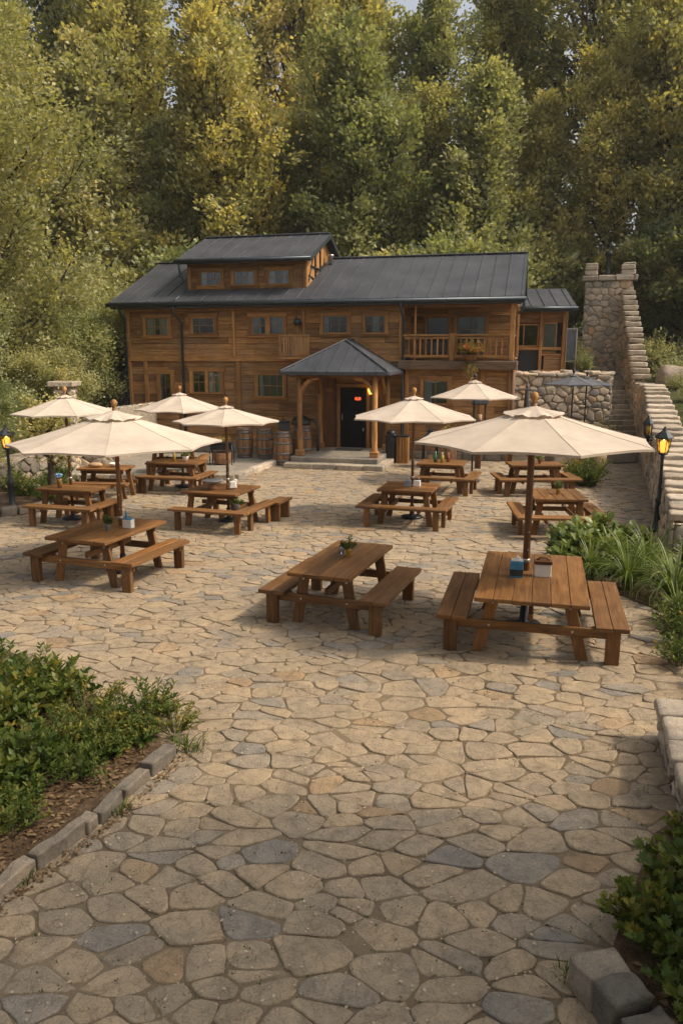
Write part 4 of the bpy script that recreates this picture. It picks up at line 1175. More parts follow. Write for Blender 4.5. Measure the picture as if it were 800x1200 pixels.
# annex on the terrace
def build_annex():
    a = thing('garden_annex', 'small timber annex with dark roof and wide windows above the rubble wall', 'building', (6.35, 32.3, TZ), R(-5))
    W = 2.75; Ht = 2.5
    m = MB(); m.cbox((W/2, 1.9, 1.2), (W-.1, 3.4, 2.4), b=.01); m.build('inner_dark_box', 'dark_interior', a)  # solid near-black box, painted as the unlit room behind the annex panes
    m = MB(); rg = random.Random(3); boards(m, 0.2, 3.6, 0, 2.5, W, rg, .25, 'v', 1); boards(m, 0, W, 2.05, 2.5, .12, rg, .2); boards(m, W-.8, W-.05, 0, .75, .12, rg, .2); m.build('wall', 'house_wood', a)
    m = MB()
    for x in (.02, 1.78, W-.06): m.cbox((x, .05, 1.25), (.12, .14, 2.5), None, .01)
    for z in (1.02, 2.42): m.cbox((W/2, .06, z), (W, .10, .12), None, .01)
    m.cbox((2.25, .06, .78), (.85, .08, .08), None, .008); m.cbox((2.25, .06, .1), (.85, .08, .14), None, .008)
    m.cbox((W+.05, .1, 1.25), (.05, .2, 2.5), None, .01)
    m.build('frame_timber', 'trim_wood', a)
    m = MB(); m.cbox((.93, .12, .5), (1.6, .03, .9), None, .003); m.build('lower_panel', 'black_metal', a)
    for x0, x1, z0, z1 in ((.1, 1.7, 1.1, 2.0), (1.86, 2.42, .85, 2.05)):
        f = MB()
        for x in (x0+.02, x1-.02): f.cbox((x, .08, (z0+z1)/2), (.05, .05, z1-z0), None, .003)
        for z in (z0+.02, z1-.02): f.cbox(((x0+x1)/2, .08, z), (x1-x0, .05, .05), None, .003)
        if x0 < 1: 
            for x in (.5, 1.1): f.cbox((x, .085, (z0+z1)/2), (.05, .04, z1-z0), None, .003)
        fr = f.build('window', 'trim_wood', a)
        p = MB(); p.cbox(((x0+x1)/2, .07, (z0+z1)/2), (x1-x0-.04, .004, z1-z0-.04), None, .001); p.build('pane', 'window_glass', fr)
        c = MB(); c.cbox((x0+.22 if x0 < 1 else (x0+x1)/2, .15, (z0+z1)/2), (.3 if x0 < 1 else .5, .01, z1-z0-.05), None, .002); c.build('curtain', 'curtain_cloth', fr)
    m = MB(); n_ = Vector((0, -.9, 2.6)).normalized(); z0 = 2.6; z1 = 3.45
    m.prism([(-.3, -.4, z0), (W+.3, -.4, z0), (W+.3, 2.0, z1), (-.3, 2.0, z1)], .09, .5, n_)
    m.prism([(-.3, 2.0, z1), (W+.3, 2.0, z1), (W+.3, 4.4, z0), (-.3, 4.4, z0)], .09, .5, Vector((0, .9, 2.6)).normalized())
    x = -.28
    while x < W+.3: m.beam(Vector((x, -.4, z0))+n_*.1, Vector((x, 2.0, z1))+n_*.1, .03, .04, .004, .5, up=n_); x += .52
    m.build('roof', 'roof_metal', a)
    m = MB(); m.tube([(-.3, -.48, 2.6), (W+.35, -.48, 2.6)], .07, 8); m.cbox((W/2, -.4, 2.56), (W+.6, .04, .16), None, .004); m.build('gutter', 'pipe_metal', a)
    m = MB()
    for k in range(10):
        xx = W-.02
        m.cbox((xx, .2+.36*k+.0, 2.6), (.05, .34, .2), None, .004)
    m.build('gable_board', 'house_wood', a)
    t = thing('glass_screen', 'weathered blue-grey screen panel between the annex and the tower', 'screen', (9.75, 33.6, TZ), R(10))
    m = MB(); 
    for x in (-.28, .28): m.cbox((x, 0, .95), (.06, .06, 1.9), None, .006)
    m.cbox((0, 0, 1.85), (.5, .05, .06), None, .005); m.cbox((0, 0, .5), (.5, .05, .06), None, .005); m.build('frame', 'grey_wood', t)
    m = MB(); m.cbox((0, 0, 1.18), (.5, .012, 1.28), None, .002); m.build('panel', 'pipe_metal', t)
build_annex()
# grey outdoor stair at the left corner of the lodge
def grey_stair():
    t = thing('grey_outdoor_stair', 'weathered grey timber stair with boarded side at the left end of the lodge', 'stairs', (-8.55, 29.6, 0), HA)
    m = MB()
    for i in range(8): m.cbox((-.55+.16*i, 1.2, 1.3+.08*i), (.14, .05, 2.4+.16*i), None, .006)
    m.build('side_boards', 'grey_wood', t)
    m = MB(); m.beam((-.7, 1.1, 2.6), (.7, 1.1, 3.5), .07, .14, .01); m.beam((-.7, 1.1, 1.4), (.7, 1.1, 2.4), .07, .2, .01)
    for x in (-.65, .0, .62): m.cbox((x, 1.08, 1.6+x*.5), (.1, .1, 3.2+x), None, .008)
    m.build('handrail', 'grey_wood', t)
    m = MB()
    for i in range(9): m.cbox((-.7+.17*i, 1.7, .3+.26*i), (.28, .9, .05), None, .006)
    m.build('tread', 'grey_wood', t)
grey_stair()

# ================================================================== FURNITURE
def leg_mesh(p0, p1, w=.15, t=.06):
    m = MB(); m.beam(p0, p1, w, t, .007, up=(0, 1, 0)); return m
def slanted_leg(x0, z0, x1, z1, y, w=.15, t=.06):
    """flat board leg in the x-z plane at y, ends cut level"""
    m = MB(); r = rng.random()
    h = z1-z0; mx = (x0+x1)/2
    def sh(p): return (p[0]+(x1-x0)*(p[2]/h), p[1], p[2])
    m.cbox((mx, y, (z0+z1)/2), (w, t, h), None, .007, shear=sh); return m
def slanted_leg_y(y0, z0, y1, z1, x, w=.15, t=.06):
    m = MB(); h = z1-z0
    m.cbox((x, (y0+y1)/2, (z0+z1)/2), (t, w, h), None, .007, shear=lambda p: (p[0], p[1]+(y1-y0)*(p[2]/h), p[2])); return m
def planks(mb, W, Ln, z, n, t, x0=0, y0=0, gap=.005, along='y', rg=rng):
    w = W/n
    for i in range(n):
        c = x0-W/2+w*(i+.5); e = rg.uniform(-.006, .006)
        if along == 'y': mb.cbox((c, y0+e, z+rg.uniform(-.0015, .0015)), (w-gap, Ln, t), None, .006, rg=rg)
        else: mb.cbox((y0+e, c, z+rg.uniform(-.0015, .0015)), (Ln, w-gap, t), None, .006, rg=rg)
TW = 'table_wood'
def table_long(label, X, Y, rz, W, Ln, group, bl=None, nb=5, hole=False, bw=.40):
    """rectangular picnic table; long axis local Y"""
    t = thing('picnic_table', label, 'picnic table', (X, Y, 0), rz, group)
    bl = bl or Ln*.9; th = .05; sx = W/2+.085+bw/2; ZT = .75; ZS = .46
    m = MB(); planks(m, W, Ln, ZT-th/2, nb, th); m.build('tabletop', TW, t)
    for s in (-1, 1):
        m = MB(); planks(m, bw, bl, ZS-th/2, 2, th+.005, s*sx); m.build('bench_seat', TW, t)
    t.scale = (.983, .983, 1.07); t.location.x *= .983; t.location.y *= .983
    ye = Ln*.36
    for sy in (-1, 1):
        m = MB(); m.cbox((0, sy*ye, ZT-th-.045), (W*.86, .05, .085), None, .006); m.build('tabletop_batten', TW, t)
        m = MB(); m.cbox((0, sy*(ye+.053), ZS-th-.055), (2*sx+bw*.55, .045, .11), None, .008); cb = m.build('crossbar', TW, t)
        b = MB()
        for x in (-W*.37, W*.37, -sx, sx):
            z = ZS-th-.055
            for k in range(8): pass
            b.tube([(x, sy*(ye+.07), z), (x, sy*(ye+.085), z)], .013, 8)
        b.build('bolt', 'bolt_metal', cb)
        for s in (-1, 1):
            lg = slanted_leg(s*W*.47, 0.0, s*W*.33, ZT-th-.003, sy*ye, .15, .055).build('leg', TW, t)
            b = MB(); b.tube([(s*W*.345, sy*(ye+.025), ZT-.13), (s*W*.345, sy*(ye+.04), ZT-.13)], .016, 8); b.build('bolt', 'bolt_metal', lg)
            m = MB(); m.cbox((s*(sx+.02), sy*(bl/2-.10), (ZS-th-.006)/2), (.17, .09, ZS-th-.006), None, .008); m.build('bench_leg', TW, t)
            # brace under the bench
            m = MB(); m.beam((s*(W*.40), sy*(ye-.06), ZS-.20), (s*(sx-.02), sy*(ye-.14), ZS-.075), .10, .045, .006, up=(0, 1, 0)); m.build('bench_brace', TW, t)
    m = MB(); m.cbox((0, 0, ZT-.30), (.06, 2*ye-.06, .09), None, .006); m.build('stretcher', TW, t)
    return t
def table_square(label, X, Y, rz, W, Ln, group, stool=False, bw=.30, plankdir='x', sides=(1, 1, 1, 1), z=0, g=.10):
    """square picnic table with a bench along each side; sides = front, right, back, left"""
    t = thing('picnic_table', label, 'picnic table', (X, Y, z), rz, group)
    t.scale = (.985, .985, 1.06); t.location.x *= .983; t.location.y *= .983
    th = .05; ZT = .75; ZS = .45; ex = W/2+g+bw/2; ey = Ln/2+.10+bw/2; xl = -(ex+bw*.45) if sides[3] else -(W/2+.10); xr = ex+bw*.45
    m = MB(); planks(m, Ln if plankdir == 'x' else W, W if plankdir == 'x' else Ln, ZT-th/2, 5, th, along='x' if plankdir == 'x' else 'y'); m.build('tabletop', TW, t)
    m = MB()
    if sides[0]: planks(m, bw, xr-xl, ZS-th/2, 2, th, -ey, (xr+xl)/2, along='x'); m.build('bench_seat', TW, t); m = MB()
    if sides[2]: planks(m, bw, 2*ex+bw*.9, ZS-th/2, 2, th, ey, 0, along='x'); m.build('bench_seat', TW, t); m = MB()
    if sides[1]: planks(m, bw, 2*ey-bw-.01, ZS-th/2-.003, 2, th, ex, 0); m.build('bench_seat', TW, t); m = MB()
    if sides[3]: planks(m, bw, 2*ey-bw-.01, ZS-th/2-.003, 2, th, -ex, 0); m.build('bench_seat', TW, t)
    for sy in (-1, 1):
        m = MB(); m.cbox((0, sy*Ln*.33, ZT-th-.045), (W*.9, .05, .085), None, .006); m.build('tabletop_batten', TW, t)
        for s in (-1, 1):
            slanted_leg(s*W*.46, 0, s*W*.36, ZT-th-.003, sy*Ln*.36, .13, .06).build('leg', TW, t)
        m = MB(); m.cbox(((max(xl, -ex)+ex)/2, sy*(Ln*.36+.055), ZS-th-.05), (ex-max(xl, -ex), .045, .09), None, .006); m.build('crossbar', TW, t)
    for s in (-1, 1):
        m = MB(); m.cbox((s*W*.30, 0, ZS-th-.05), (.045, 2*ey, .09), None, .006); m.build('crossbar', TW, t)
        for sy in (-1, 1):
            m = MB(); m.cbox((ex-.10 if s > 0 else max(-(ex-.10), xl+.16), sy*ey, (ZS-th-.004)/2), (.13, .08, ZS-th-.004), None, .008); m.build('bench_leg', TW, t)
            if sides[1 if s > 0 else 3]:
                m = MB(); m.cbox((s*ex, sy*(ey-.42), (ZS-th-.008)/2), (.09, .12, ZS-th-.008), None, .008); m.build('bench_leg', TW, t)
    return t
GT = 'picnic tables in the courtyard'
table_long('large picnic table under the front left umbrella, with potted plant and napkin holder', -4.03, 12.94, -R(20), 1.2, 1.78, GT, bl=1.75, nb=5)
table_long('long narrow picnic table without umbrella in the centre, a yellow pot on it', .03, 10.99, -R(20.5), .93, 2.0, GT, bl=1.85, nb=4)
table_long('widest picnic table, at front right, with a blue tin on it', 2.6, 10.07, -R(14.5), 1.38, 2.38, GT, bl=2.05, nb=6)
table_square('square picnic table with a small grey caddy, under the umbrella in front of the porch', 1.55, 17.3, -R(17), 1.24, 1.2, GT, sides=(1, 1, 0, 1))
table_square('square picnic table with a dish and white napkins, a loose stool at its right', -2.7, 17.02, -R(19), 1.35, 1.25, GT, sides=(1, 1, 0, 0))
table_square('picnic table holding colourful bottles, behind the table before the porch', 2.83, 21.4, -R(17), 1.25, 1.1, GT, sides=(1, 1, 0, 0))
table_square('wide picnic table with a yellow bottle, under the umbrella nearest the lodge windows', -4.62, 21.5, -R(13), 1.5, 1.0, GT, g=-.08, sides=(1, 1, 0, 0))
table_square('picnic table with a blue flower vase, next to the left lantern post', -6.08, 17.2, -R(15), 1.42, .8, GT, g=-.08, sides=(1, 1, 0, 0))
table_square('picnic table with a bowl and loaf, behind the table by the left lantern', -6.3, 20.4, -R(7), 1.3, .82, GT, g=-.08, sides=(1, 0, 0, 0))
table_square('hindmost picnic table on the raised stone apron at the left', -5.25, 23.9, 0, 1.25, 1.3, GT, sides=(0, 1, 0, 0), z=.12)
table_square('wide picnic table half hidden behind the front right umbrella pole, small herbs on it', 5.33, 21.06, R(0), 1.45, .8, GT, sides=(1, 1, 0, 1))
table_square('plank picnic table with a yellow flower pot, left of the right hand plant bed', 4.63, 16.34, -R(5), 1.1, 1.3, GT, plankdir='y', sides=(1, 1, 0, 1))

def stool(label, X, Y, rz, Ln=.75):
    t = thing('wooden_stool', label, 'stool', (X, Y, 0), rz)
    m = MB(); planks(m, .34, Ln, .42, 2, .05); m.build('seat', TW, t)
    for s in (-1, 1): m = MB(); m.cbox((0, s*(Ln/2-.12), .197), (.26, .09, .392), None, .008); m.build('leg', TW, t)
stool('loose wooden stool to the right of the square table with white napkins', -1.42, 17.25, -R(20))

def umbrella(label, X, Y, rad, zr, zt, rot, pole='pole_wood', clothm='canopy_cloth', group='cream umbrellas over the tables', pr=.035, base=True, drop=0.0, z0=0.0, finial=True):
    t = thing('patio_umbrella', label, 'umbrella', (X, Y, z0), rot, group)
    zr -= z0; zt -= z0
    zt -= .10; H_ = zt-zr; m = MB(); nr_, na = 9, 8; rgu = random.Random(int(X*1000))
    def P(sec, a, k):
        f = k/nr_; ang = (sec+a/na)*math.pi/4
        e = abs(a/na-.5)*2       # 1 at ribs, 0 mid panel
        chord = math.cos(math.pi/8)/math.cos((a/na-.5)*math.pi/4)
        rr = rad*f*(chord*(1-.025*(1-e*e)*f))
        z = zt-H_*(f**0.96)-0.03*H_*math.sin(math.pi*f)-(1-e*e)*.03*f*(1.2-f)
        z += 0.018*(1-e*e)*(f**6)
        z += .010*mnoise.noise(Vector((rr*math.cos(ang)*2.2+X, rr*math.sin(ang)*2.2+Y, 0)))*f + .006*(1-e)*math.sin(f*9+sec*2.1+X)*f
        return (rr*math.cos(ang), rr*math.sin(ang), z)
    for s in range(8):
        base_ = len(m.v); tone = rgu.random()
        for k in range(nr_+1):
            for a in range(na+1): m.v.append(P(s, a, k))
        for k in range(nr_):
            for a in range(na):
                i = base_+k*(na+1)+a
                m.face([i, i+na+1, i+na+2, i+1], [(0, 0)]*4, tone, True)
        # hem fold hanging from the rim
        b2 = len(m.v)
        for a in range(na+1):
            p = P(s, a, nr_); m.v.append(p); m.v.append((p[0]*.998, p[1]*.998, p[2]-.03))
        for a in range(na): m.face([b2+2*a, b2+2*a+1, b2+2*a+3, b2+2*a+2], [(0, 0)]*4, tone*.9, True)
    for k in range(8): m.tube([tuple(q+(0, 0, .003)[ii] for ii, q in enumerate(P(k, 0, kk))) for kk in range(2, nr_+1)], .0028, 4, .0, caps=False)
    m.build('canopy', clothm, t)
    # vent cap with ruffled edge
    m = MB(); n_ = 64; cr = rad*(.235 if rad > 1.5 else .14)
    for k in range(6):
        f = k/5
        for a in range(n_):
            an = 2*math.pi*a/n_; ruf = .13*math.cos(8*an)*f*f + .08*math.cos(20*an+1)*f*f*f
            rr = (cr*f*(1+ruf*.5))+.012
            m.v.append((rr*math.cos(an), rr*math.sin(an), zt+.012-H_*((f*cr/rad)**.96)-.004*f+ruf*.16*cr*2+.010))
    for k in range(5):
        for a in range(n_):
            a2 = (a+1) % n_; m.face([k*n_+a, (k+1)*n_+a, (k+1)*n_+a2, k*n_+a2], [(0, 0)]*4, .5, True)
    m.build('vent_cap', clothm, t)
    m = MB(); m.tube([(0, 0, 0.02), (0, 0, zt+.05)], [pr, pr*.9], 12); m.build('pole', pole, t)
    if finial: m = MB(); m.lathe([(.02, 0), (.032, .012), (.028, .03), (.05, .06), (.06, .09), (.052, .125), (.03, .15), (.006, .158)], (0, 0, zt+.045), 14); m.build('finial', 'trim_wood' if pole != 'black_metal' else pole, t)
    for k in range(8):
        a = k*math.pi/4; c, s_ = math.cos(a), math.sin(a)
        m = MB(); p0 = P(k, 0, 1); p1 = P(k, 0, 9)
        m.tube([(c*.05, s_*.05, zt-.07)]+[(P(k, 0, q)[0]*.985, P(k, 0, q)[1]*.985, P(k, 0, q)[2]-.034) for q in (1, 3, 5, 7, 9)], .010, 5)
        m.tube([(c*pr, s_*pr, zr+.05), (c*rad*.48, s_*rad*.48, P(k, 0, 4)[2]-.05)], .009, 5)
        m.build('rib', pole, t)
    m = MB(); m.lathe([(pr+.006, 0), (pr+.014, .02), (pr+.014, .06), (pr+.006, .08)], (0, 0, zr+.02), 12); m.build('hub', pole, t)
    if base:
        m = MB(); m.lathe([(.24, .0), (.24, .045), (.10, .06), (.055, .09), (.05, .30)], (0, 0, 0.002), 18); m.build('base', 'black_metal', t)
    if pole != 'black_metal':
        m = MB(); m.lathe([(pr+.004, 0), (pr+.004, .05)], (0, 0, .92), 12); m.build('pole_collar', 'bolt_metal', t)
        for zz in (1.35, 1.1): m = MB(); m.tube([(0, -pr-.002, zz), (0, -pr-.02, zz)], .012, 8); m.build('pole_pin', 'bolt_metal', t)
    return t
umbrella('large cream umbrella over the front left table with potted plant', -3.80, 12.94, 1.77, 2.24, 2.86, R(11), pr=.04)
umbrella('largest cream umbrella at front right, over the widest table', 2.52, 10.15, 1.58, 2.58, 3.12, R(6), pr=.05)
umbrella('cream umbrella before the porch, over the square table with grey caddy', 1.62, 17.35, 1.43, 2.31, 2.87, R(20))
umbrella('cream umbrella in front of the barrels, over the table with napkins', -2.55, 17.05, 1.17, 2.25, 2.68, R(4))
umbrella('cream umbrella at the far left, in front of the stone gate pier', -6.15, 17.25, 1.16, 2.42, 2.90, R(30))
umbrella('small cream umbrella under the lower lodge windows', -4.5, 21.6, 1.24, 2.19, 2.74, R(15))
umbrella('cream umbrella on a black pole below the balcony', 3.85, 22.5, 1.31, 2.48, 3.05, R(8), pole='black_metal', pr=.028, finial=True)
umbrella('dark grey umbrella in front of the rubble retaining wall', 8.15, 27.4, 1.05, 2.66, 3.08, R(18), 'black_metal', 'dark_cloth', 'dark grey umbrellas', .03)
umbrella('second dark grey umbrella, partly behind the first beside the stone steps', 9.0, 28.6, .95, 2.6, 2.98, R(40), 'black_metal', 'dark_cloth', 'dark grey umbrellas', .03)

# small dark canopy and black posts by the wall
def folded():
    t = thing('folded_parasol', 'folded dark blue parasol leaning by the rubble wall', 'umbrella', (6.9, 28.9, 0))
    m = MB(); m.tube([(0, 0, 0), (0, 0, 2.6)], .025, 8); m.build('pole', 'black_metal', t)
    m = MB(); m.lathe([(.02, 2.65), (.07, 2.5), (.10, 2.0), (.12, 1.5), (.07, 1.42)], n=10); m.build('canopy', 'dark_cloth', t)
    m = MB(); m.lathe([(.2, 0), (.2, .05), (.05, .08)], n=14); m.build('base', 'black_metal', t)
    t = thing('dark_awning', 'small dark blue-grey awning beside the lodge corner and the rubble wall', 'awning', (6.35, 27.2, 0), R(-8))
    m = MB(); 
    for i in range(8):
        x = -.6+.15*i; m.cbox((x+.075, 0, 2.5-.02*abs(i-3.5)), (.155, .8, .035), None, .006, .008)
    m.build('canopy', 'pipe_metal', t)
    for x in (-.5, .5): m = MB(); m.tube([(x, .2, 0), (x, .2, 2.46)], .02, 8); m.build('post', 'black_metal', t)
folded()

# ---- barrels
def barrel_proto():
    t = thing('wooden_barrel', 'wooden barrel', 'barrel', (0, 0, 0), 0, 'barrels beside the porch')
    prof = [(.245, 0), (.25, .02), (.285, .22), (.31, .45), (.315, .52), (.31, .6), (.285, .82), (.25, 1.02), (.24, 1.05)]
    m = MB(); m.lathe(prof, n=24, facets=True); 
    m.build('staves', 'barrel_wood', t)
    m = MB(); planks(m, .40, .34, 1.045, 4, .02); m.lathe([(.235, 1.0), (.235, 1.03)], n=20); m.build('barrel_head', 'barrel_wood', t)
    for z, r in ((.04, .256), (.14, .272), (.36, .305), (.68, .307), (.90, .275), (1.0, .256)):
        m = MB(); m.lathe([(r-.004, -.03), (r+.004, -.03), (r+.004, .03), (r-.004, .03)], (0, 0, z), 28); m.build('hoop', 'hoop_metal', t)
    return t
bp = barrel_proto()
BL = [(-3.42, 27.05, .12, 'left barrel of the three front barrels, beside the flower stand'), (-2.68, 26.85, .12, 'middle barrel of the three front barrels'),
      (-1.98, 26.05, .0, 'nearest barrel, standing forward by the kerb left of the porch'), (-1.38, 26.95, .0, 'taller looking barrel half behind the left porch post')]
for i, (x, y, z, lab) in enumerate(BL):
    b = bp if i == 0 else dup(bp, (0, 0, 0))
    b.location = (x, y, z); b.rotation_euler.z = i*1.1; b['label'] = 'wooden '+lab
    if i == 3: b.scale = (1.1, 1.1, 1.22)
    if i == 2: b.scale = (1.06, 1.06, 1.1)
def barrel_tops():
    t = thing('metal_box', 'small dark metal box on the barrel rim near the lodge wall', 'box', (-1.95, 26.1, 1.165), R(-8))
    m = MB(); m.cbox((0, 0, .14), (.34, .26, .28), None, .02); m.cbox((0, 0, .30), (.38, .3, .03), None, .01); m.build('body', 'pipe_metal', t)
    m = MB(); m.tube([(-.08, 0, .31), (-.08, 0, .36), (.08, 0, .36), (.08, 0, .31)], .012, 6); m.build('handle', 'black_metal', t)
    t = thing('kettle_grill', 'black domed kettle grill lid resting on the rear barrel', 'grill', (-1.42, 26.98, 1.30), 0)
    m = MB(); m.lathe([(.34, 0), (.345, .04), (.32, .14), (.24, .24), (.12, .30), (.02, .315)], n=20); m.build('lid', 'black_metal', t)
    m = MB(); m.tube([(-.06, 0, .3), (-.06, 0, .36), (.06, 0, .36), (.06, 0, .3)], .012, 6); m.build('handle', 'black_metal', t)
    t = thing('drain_hose', 'dark curved pipe running down beside the rear barrel to the porch', 'pipe', (-.95, 27.1, 0), 0)
    m = MB(); m.tube([(-.2, 0, 1.45), (-.05, 0, 1.44), (.08, 0, 1.35), (.12, 0, 1.1), (.12, 0, 0)], .045, 8); m.build('pipe', 'pipe_metal', t)
barrel_tops()

# ---- lantern posts
def lantern_post(label, X, Y, H_, rz=0, lit=True, group='lantern posts', pole=True, sc=1.0):
    t = thing('lantern_post', label, 'street lamp', (X, Y, 0), rz, group)
    if pole:
        m = MB(); m.lathe([(.16, 0), (.16, .05), (.12, .08), (.10, .14), (.075, .18), (.07, .62), (.085, .65), (.07, .70), (.04, .74), (.032, H_-.62), (.05, H_-.58), (.03, H_-.54)], n=12); m.build('post', 'black_metal', t)
    b = H_-.52
    m = MB(); m.lathe([(.03, -.04), (.10, .0), (.10, .03)], (0, 0, b), 6); 
    for k in range(6):
        a = 2*math.pi*(k+.5)/6; m.tube([(.095*math.cos(a), .095*math.sin(a), b+.03), (.15*math.cos(a), .15*math.sin(a), b+.32)], .009, 5)
    m.lathe([(.16, b+.32), (.165, b+.34)], n=6); m.lathe([(.20, .335), (.19, .36), (.10, .45), (.05, .49), (.04, .52), (.015, .535)], (0, 0, b), 6, smooth=False)
    m.lathe([(.012, .53), (.024, .555), (.012, .58)], (0, 0, b), 8)
    m.build('lantern_frame', 'black_metal', t)
    m = MB(); base = []
    for k in range(6):
        a0 = 2*math.pi*(k+.5)/6; a1 = 2*math.pi*(k+1.5)/6
        m.poly([(.09*math.cos(a0), .09*math.sin(a0), b+.03), (.09*math.cos(a1), .09*math.sin(a1), b+.03), (.145*math.cos(a1), .145*math.sin(a1), b+.32), (.145*math.cos(a0), .145*math.sin(a0), b+.32)], .5)
    m.build('lantern_glass', 'amber_glass', t)
    if lit:
        m = MB(); m.lathe([(.06, .04), (.085, .10), (.09, .22), (.05, .28)], (0, 0, b), 10); m.build('bulb', 'lamp_glow', t)
        m = MB(); m.lathe([(.012, .2), (.024, .25), (.01, .31)], (0, 0, b), 8); m.build('flame', 'flame_glow', t)
    return t
lantern_post('lit black lantern post standing in the garden bed at the far left', -7.98, 18.3, 2.0)
lantern_post('lit black lantern post beside the stepped stone wall on the right', 6.72, 16.0, 2.17)
def wl():
    t = thing('wall_lantern', 'unlit black lantern fixed on the rubble wall behind the right lantern post', 'lamp', (7.96, 20.0, 1.62), 0)
    m = MB(); m.lathe([(.04, -.18), (.05, -.1), (.09, 0), (.09, .02)], n=6)
    for k in range(6):
        a = 2*math.pi*(k+.5)/6; m.tube([(.085*math.cos(a), .085*math.sin(a), .02), (.10*math.cos(a), .10*math.sin(a), .30)], .012, 5)
    m.lathe([(.14, .30), (.13, .33), (.05, .46), (.01, .52)], n=6, smooth=False); m.tube([(.05, 0, -.12), (.3, .0, -.12)], .02, 6); m.build('lantern_frame', 'black_metal', t)
    m = MB(); m.lathe([(.07, .03), (.085, .29)], n=6); m.build('lantern_glass', 'yellow_pot', t)
    t = thing('bollard', 'black metal post at the right edge in front of the stepped wall', 'post', (5.42, 11.75, 0))
    m = MB(); m.lathe([(.09, 0), (.09, .06), (.055, .09), (.05, .78), (.07, .80), (.07, .84), (.03, .88)], n=12); m.build('shaft', 'black_metal', t)
wl()

# ---- items on tables
def pot(name, label, X, Y, Z, potm, prof, leafm='leaf_shrub', h=.16, rad=.10, seed=1, stems=22, leaf=.05, cat='potted plant', grp=None, lps=9):
    t = thing(name, label, cat, (X, Y, Z), 0, grp)
    m = MB(); m.lathe(prof, n=16); m.build('pot', potm, t)
    mb_, me = shrub_mesh(seed, rad, h, stems, lps, leaf, T_LEAF, leafm, .5)
    zt = prof[-1][1]-.015
    s = mb_.build('stem', 'stem', t); s.location.z = zt
    f = bpy.data.objects.new('foliage', me); COL.objects.link(f); f.parent = t; f.location.z = zt
    return t
SP = [(.035, 0), (.05, .10), (.054, .105), (.050, .11)]
pot('potted_plant', 'green herb in a dark pot beside the pole on the front left table', -3.912, 12.533, .803, 'grey_pot', SP, seed=11, rad=.11, h=.17)
pot('potted_plant', 'leafy green herb in a yellow pot on the central table', 0.098, 10.862, .803, 'yellow_pot', SP, seed=12, rad=.12, h=.19)
pot('potted_plant', 'yellow-green plant in a small glass on the plank table by the plant bed', 4.581, 16.023, .803, 'bottle_yellow', SP, 'leaf_blade', seed=13, rad=.09, h=.24)
pot('potted_plant', 'white flower pot beside the yellow bottle on the table under the lodge windows', -4.306, 21.085, .803, 'white_paper', [(.05, 0), (.09, .12), (.09, .13)], 'leaf_blade', seed=14, rad=.16, h=.16)
pot('potted_plant', 'green potted plant set low on the bench of the table with napkins', -2.21, 15.97, .482, 'grey_pot', [(.05, 0), (.07, .10), (.07, .11)], seed=15, rad=.14, h=.13)
pot('potted_plant', 'small potted herbs on the table behind the front right umbrella pole', 5.357, 20.643, .803, 'terracotta', SP, seed=16, rad=.13, h=.12)
def box_item(name, label, X, Y, Z, rz, cat, size, mat, lid=None, lidmat=None, band=None):
    t = thing(name, label, cat, (X, Y, Z), rz)
    w, d, h = size
    m = MB(); m.cbox((0, 0, h/2), size, None, .006); m.build('body', mat, t)
    if lid:
        m = MB(); lid(m, w, d, h); m.build('top', lidmat, t)
    if band:
        m = MB(); m.cbox((0, 0, h*.3), (w+.004, d+.004, h*.42), None, .003); m.build('label_band', band, t)
    return t
box_item('napkin_tin', 'blue tin with crumpled white napkins on the widest table, left of its pole', 2.320, 9.830, .803, R(-14), 'tin', (.17, .12, .22), 'blue_tin',
         lambda m, w, d, h: (m.cbox((0, 0, h+.008), (w*.85, d*.8, .02), None, .006), m.cbox((.01, 0, h+.03), (.07, .03, .06), Matrix.Rotation(.5, 3, 'Y'), .008)), 'white_paper', 'pipe_metal')
box_item('napkin_holder', 'white napkin holder with a wooden top on the widest table, right of its pole', 2.674, 9.850, .803, R(-12), 'napkin holder', (.21, .10, .17), 'white_paper',
         lambda m, w, d, h: (m.cbox((0, 0, h+.025), (w+.02, d+.03, .05), None, .006), m.tube([(-.08, 0, h+.05), (-.04, 0, h+.085), (.04, 0, h+.085), (.08, 0, h+.05)], .015, 6)), 'dark_wood')
box_item('napkin_holder', 'white napkin holder with blue bottle behind the pole on the front left table', -3.617, 12.759, .803, R(-20), 'napkin holder', (.17, .11, .15), 'white_paper',
         lambda m, w, d, h: (m.cbox((0, 0, h+.008), (w, d, .02), None, .005), m.lathe([(.02, h), (.02, h+.1), (.008, h+.13), (.008, h+.17)], (-.04, 0, 0), 8)), 'blue_tin')
for k, (dx, lab) in enumerate(((-.11, 'grey condiment caddy left of the pole on the table before the porch'), (.10, 'pale condiment caddy right of the pole on the table before the porch'))):
    box_item('condiment_caddy', lab, 1.59+dx, 17.0, .798, R(-15), 'caddy', (.15, .12, .13), 'grey_pot' if k == 0 else 'white_paper', lambda m, w, d, h: m.tube([(-.05, 0, h), (-.05, 0, h+.06), (.05, 0, h+.06), (.05, 0, h)], .008, 6), 'bolt_metal')
